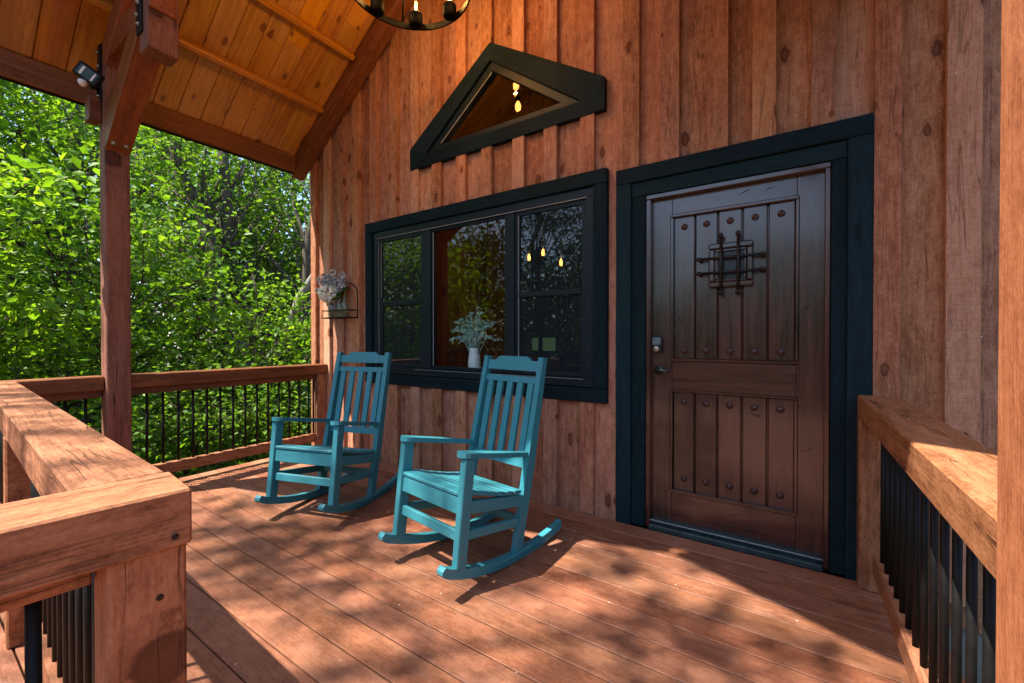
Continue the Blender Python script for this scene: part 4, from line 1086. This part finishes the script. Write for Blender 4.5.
t = thing('dried_spray', 'grey lavender dried flower spray rising behind the hydrangea', 'dried flowers', (-3.02, -.045, 1.63))
q = MB(); P_ = []; rr = random.Random(4)
for i in range(46):
    a = rr.uniform(.15, PI - .05); L = rr.uniform(.16, .30); p1 = Vector((math.cos(a) * L * 1.05 - .02, rr.uniform(-.10, .02), .06 + math.sin(a) * L * .72))
    q.tube([(0, 0, -.15), p1 * .5 + Vector((0, 0, .02)), p1], [.003, .002, .0012], 4)
    for k in range(22): P_.append(tuple(p1 * rr.uniform(.55, 1.06) + Vector((rr.uniform(-.02, .02), rr.uniform(-.02, .02), rr.uniform(-.02, .02)))))
q.build('stem', M['dry'], t); leaf_mesh('floret', np.array(P_), .030, M['dry'], t, .2, 24, .6)

# vase with sage plant on the inside sill
vx, vz = dp(-1.286, .975, .20)
vz = .866
t = thing('vase', 'pale green grey ceramic vase standing on the window sill', 'vase', (-1.308, .150, .8625))
VS = 1.0
q = MB(); q.lathe([(.050, 0), (.054, .012), (.056, .05), (.046, .12), (.040, .155), (.045, .172), (.038, .172), (.034, .14)], (0, 0, .085), n=22); q.lathe([(.07, 0), (.07, .0835)], (0, 0, 0), n=18); q.build('body', M['jar'], t)
t = thing('sage_plant', 'grey green leafy sprigs spreading from the vase in the centre pane', 'plant', (-1.308, .150, 1.115))
q = MB(); P_, D_ = [], []; rr = random.Random(12)
for i in range(40):
    a = rr.uniform(0, 2 * PI); sp = rr.uniform(.03, .31); hh = rr.uniform(.14, .36) - sp * .45
    p1 = Vector((math.cos(a) * sp, max(-.06, math.sin(a) * sp * .32), hh)); pm = p1 * .5 + Vector((0, 0, .06))
    q.tube([(0, 0, -.12), pm, p1], [.003, .0025, .0015], 4)
    for k in range(20):
        f_ = rr.uniform(.3, 1.04); p = pm.lerp(p1, (f_ - .5) * 2) if f_ > .5 else Vector((0, 0, -.02)).lerp(pm, f_ * 2)
        P_.append(tuple(p + Vector((rr.uniform(-.012, .012), rr.uniform(-.012, .012), rr.uniform(-.012, .012))))); D_.append(tuple((p1 - pm).normalized()))
q.build('stem', M['sage'], t); leaf_mesh('sprig_leaf', np.array(P_), .046, M['sage'], t, .2, 26, .32, dirs=np.array(D_))

# =================================================================== light, world, view
SUN = Vector((.30, .487, -1)).normalized()
sl = bpy.data.lights.new('sun', 'SUN'); sl.energy = 5.0; sl.angle = R(.53); sl.color = (1, .93, .82)
so = bpy.data.objects.new('sun', sl); C.objects.link(so); so.rotation_euler = SUN.to_track_quat('-Z', 'Y').to_euler()
w = bpy.data.worlds.new("World"); sc.world = w; w.use_nodes = True
nt = w.node_tree; bg = nt.nodes["Background"]
sky = nt.nodes.new("ShaderNodeTexSky"); sky.sky_type = 'NISHITA'; sky.sun_disc = False
sky.sun_elevation = math.asin(-SUN.z); sky.sun_rotation = math.atan2(-SUN.x, -SUN.y)
nt.links.new(sky.outputs[0], bg.inputs[0]); bg.inputs[1].default_value = .13
sc.view_settings.view_transform = 'Standard'; sc.view_settings.look = 'None'; sc.view_settings.exposure = 1.62; sc.view_settings.gamma = 1
sc.render.engine = 'CYCLES'
sc.cycles.use_denoising = True
sc.cycles.max_bounces = 10; sc.cycles.diffuse_bounces = 5; sc.cycles.transparent_max_bounces = 16
sc.cycles.caustics_reflective = False; sc.cycles.caustics_refractive = False
sc.cycles.sample_clamp_indirect = 6
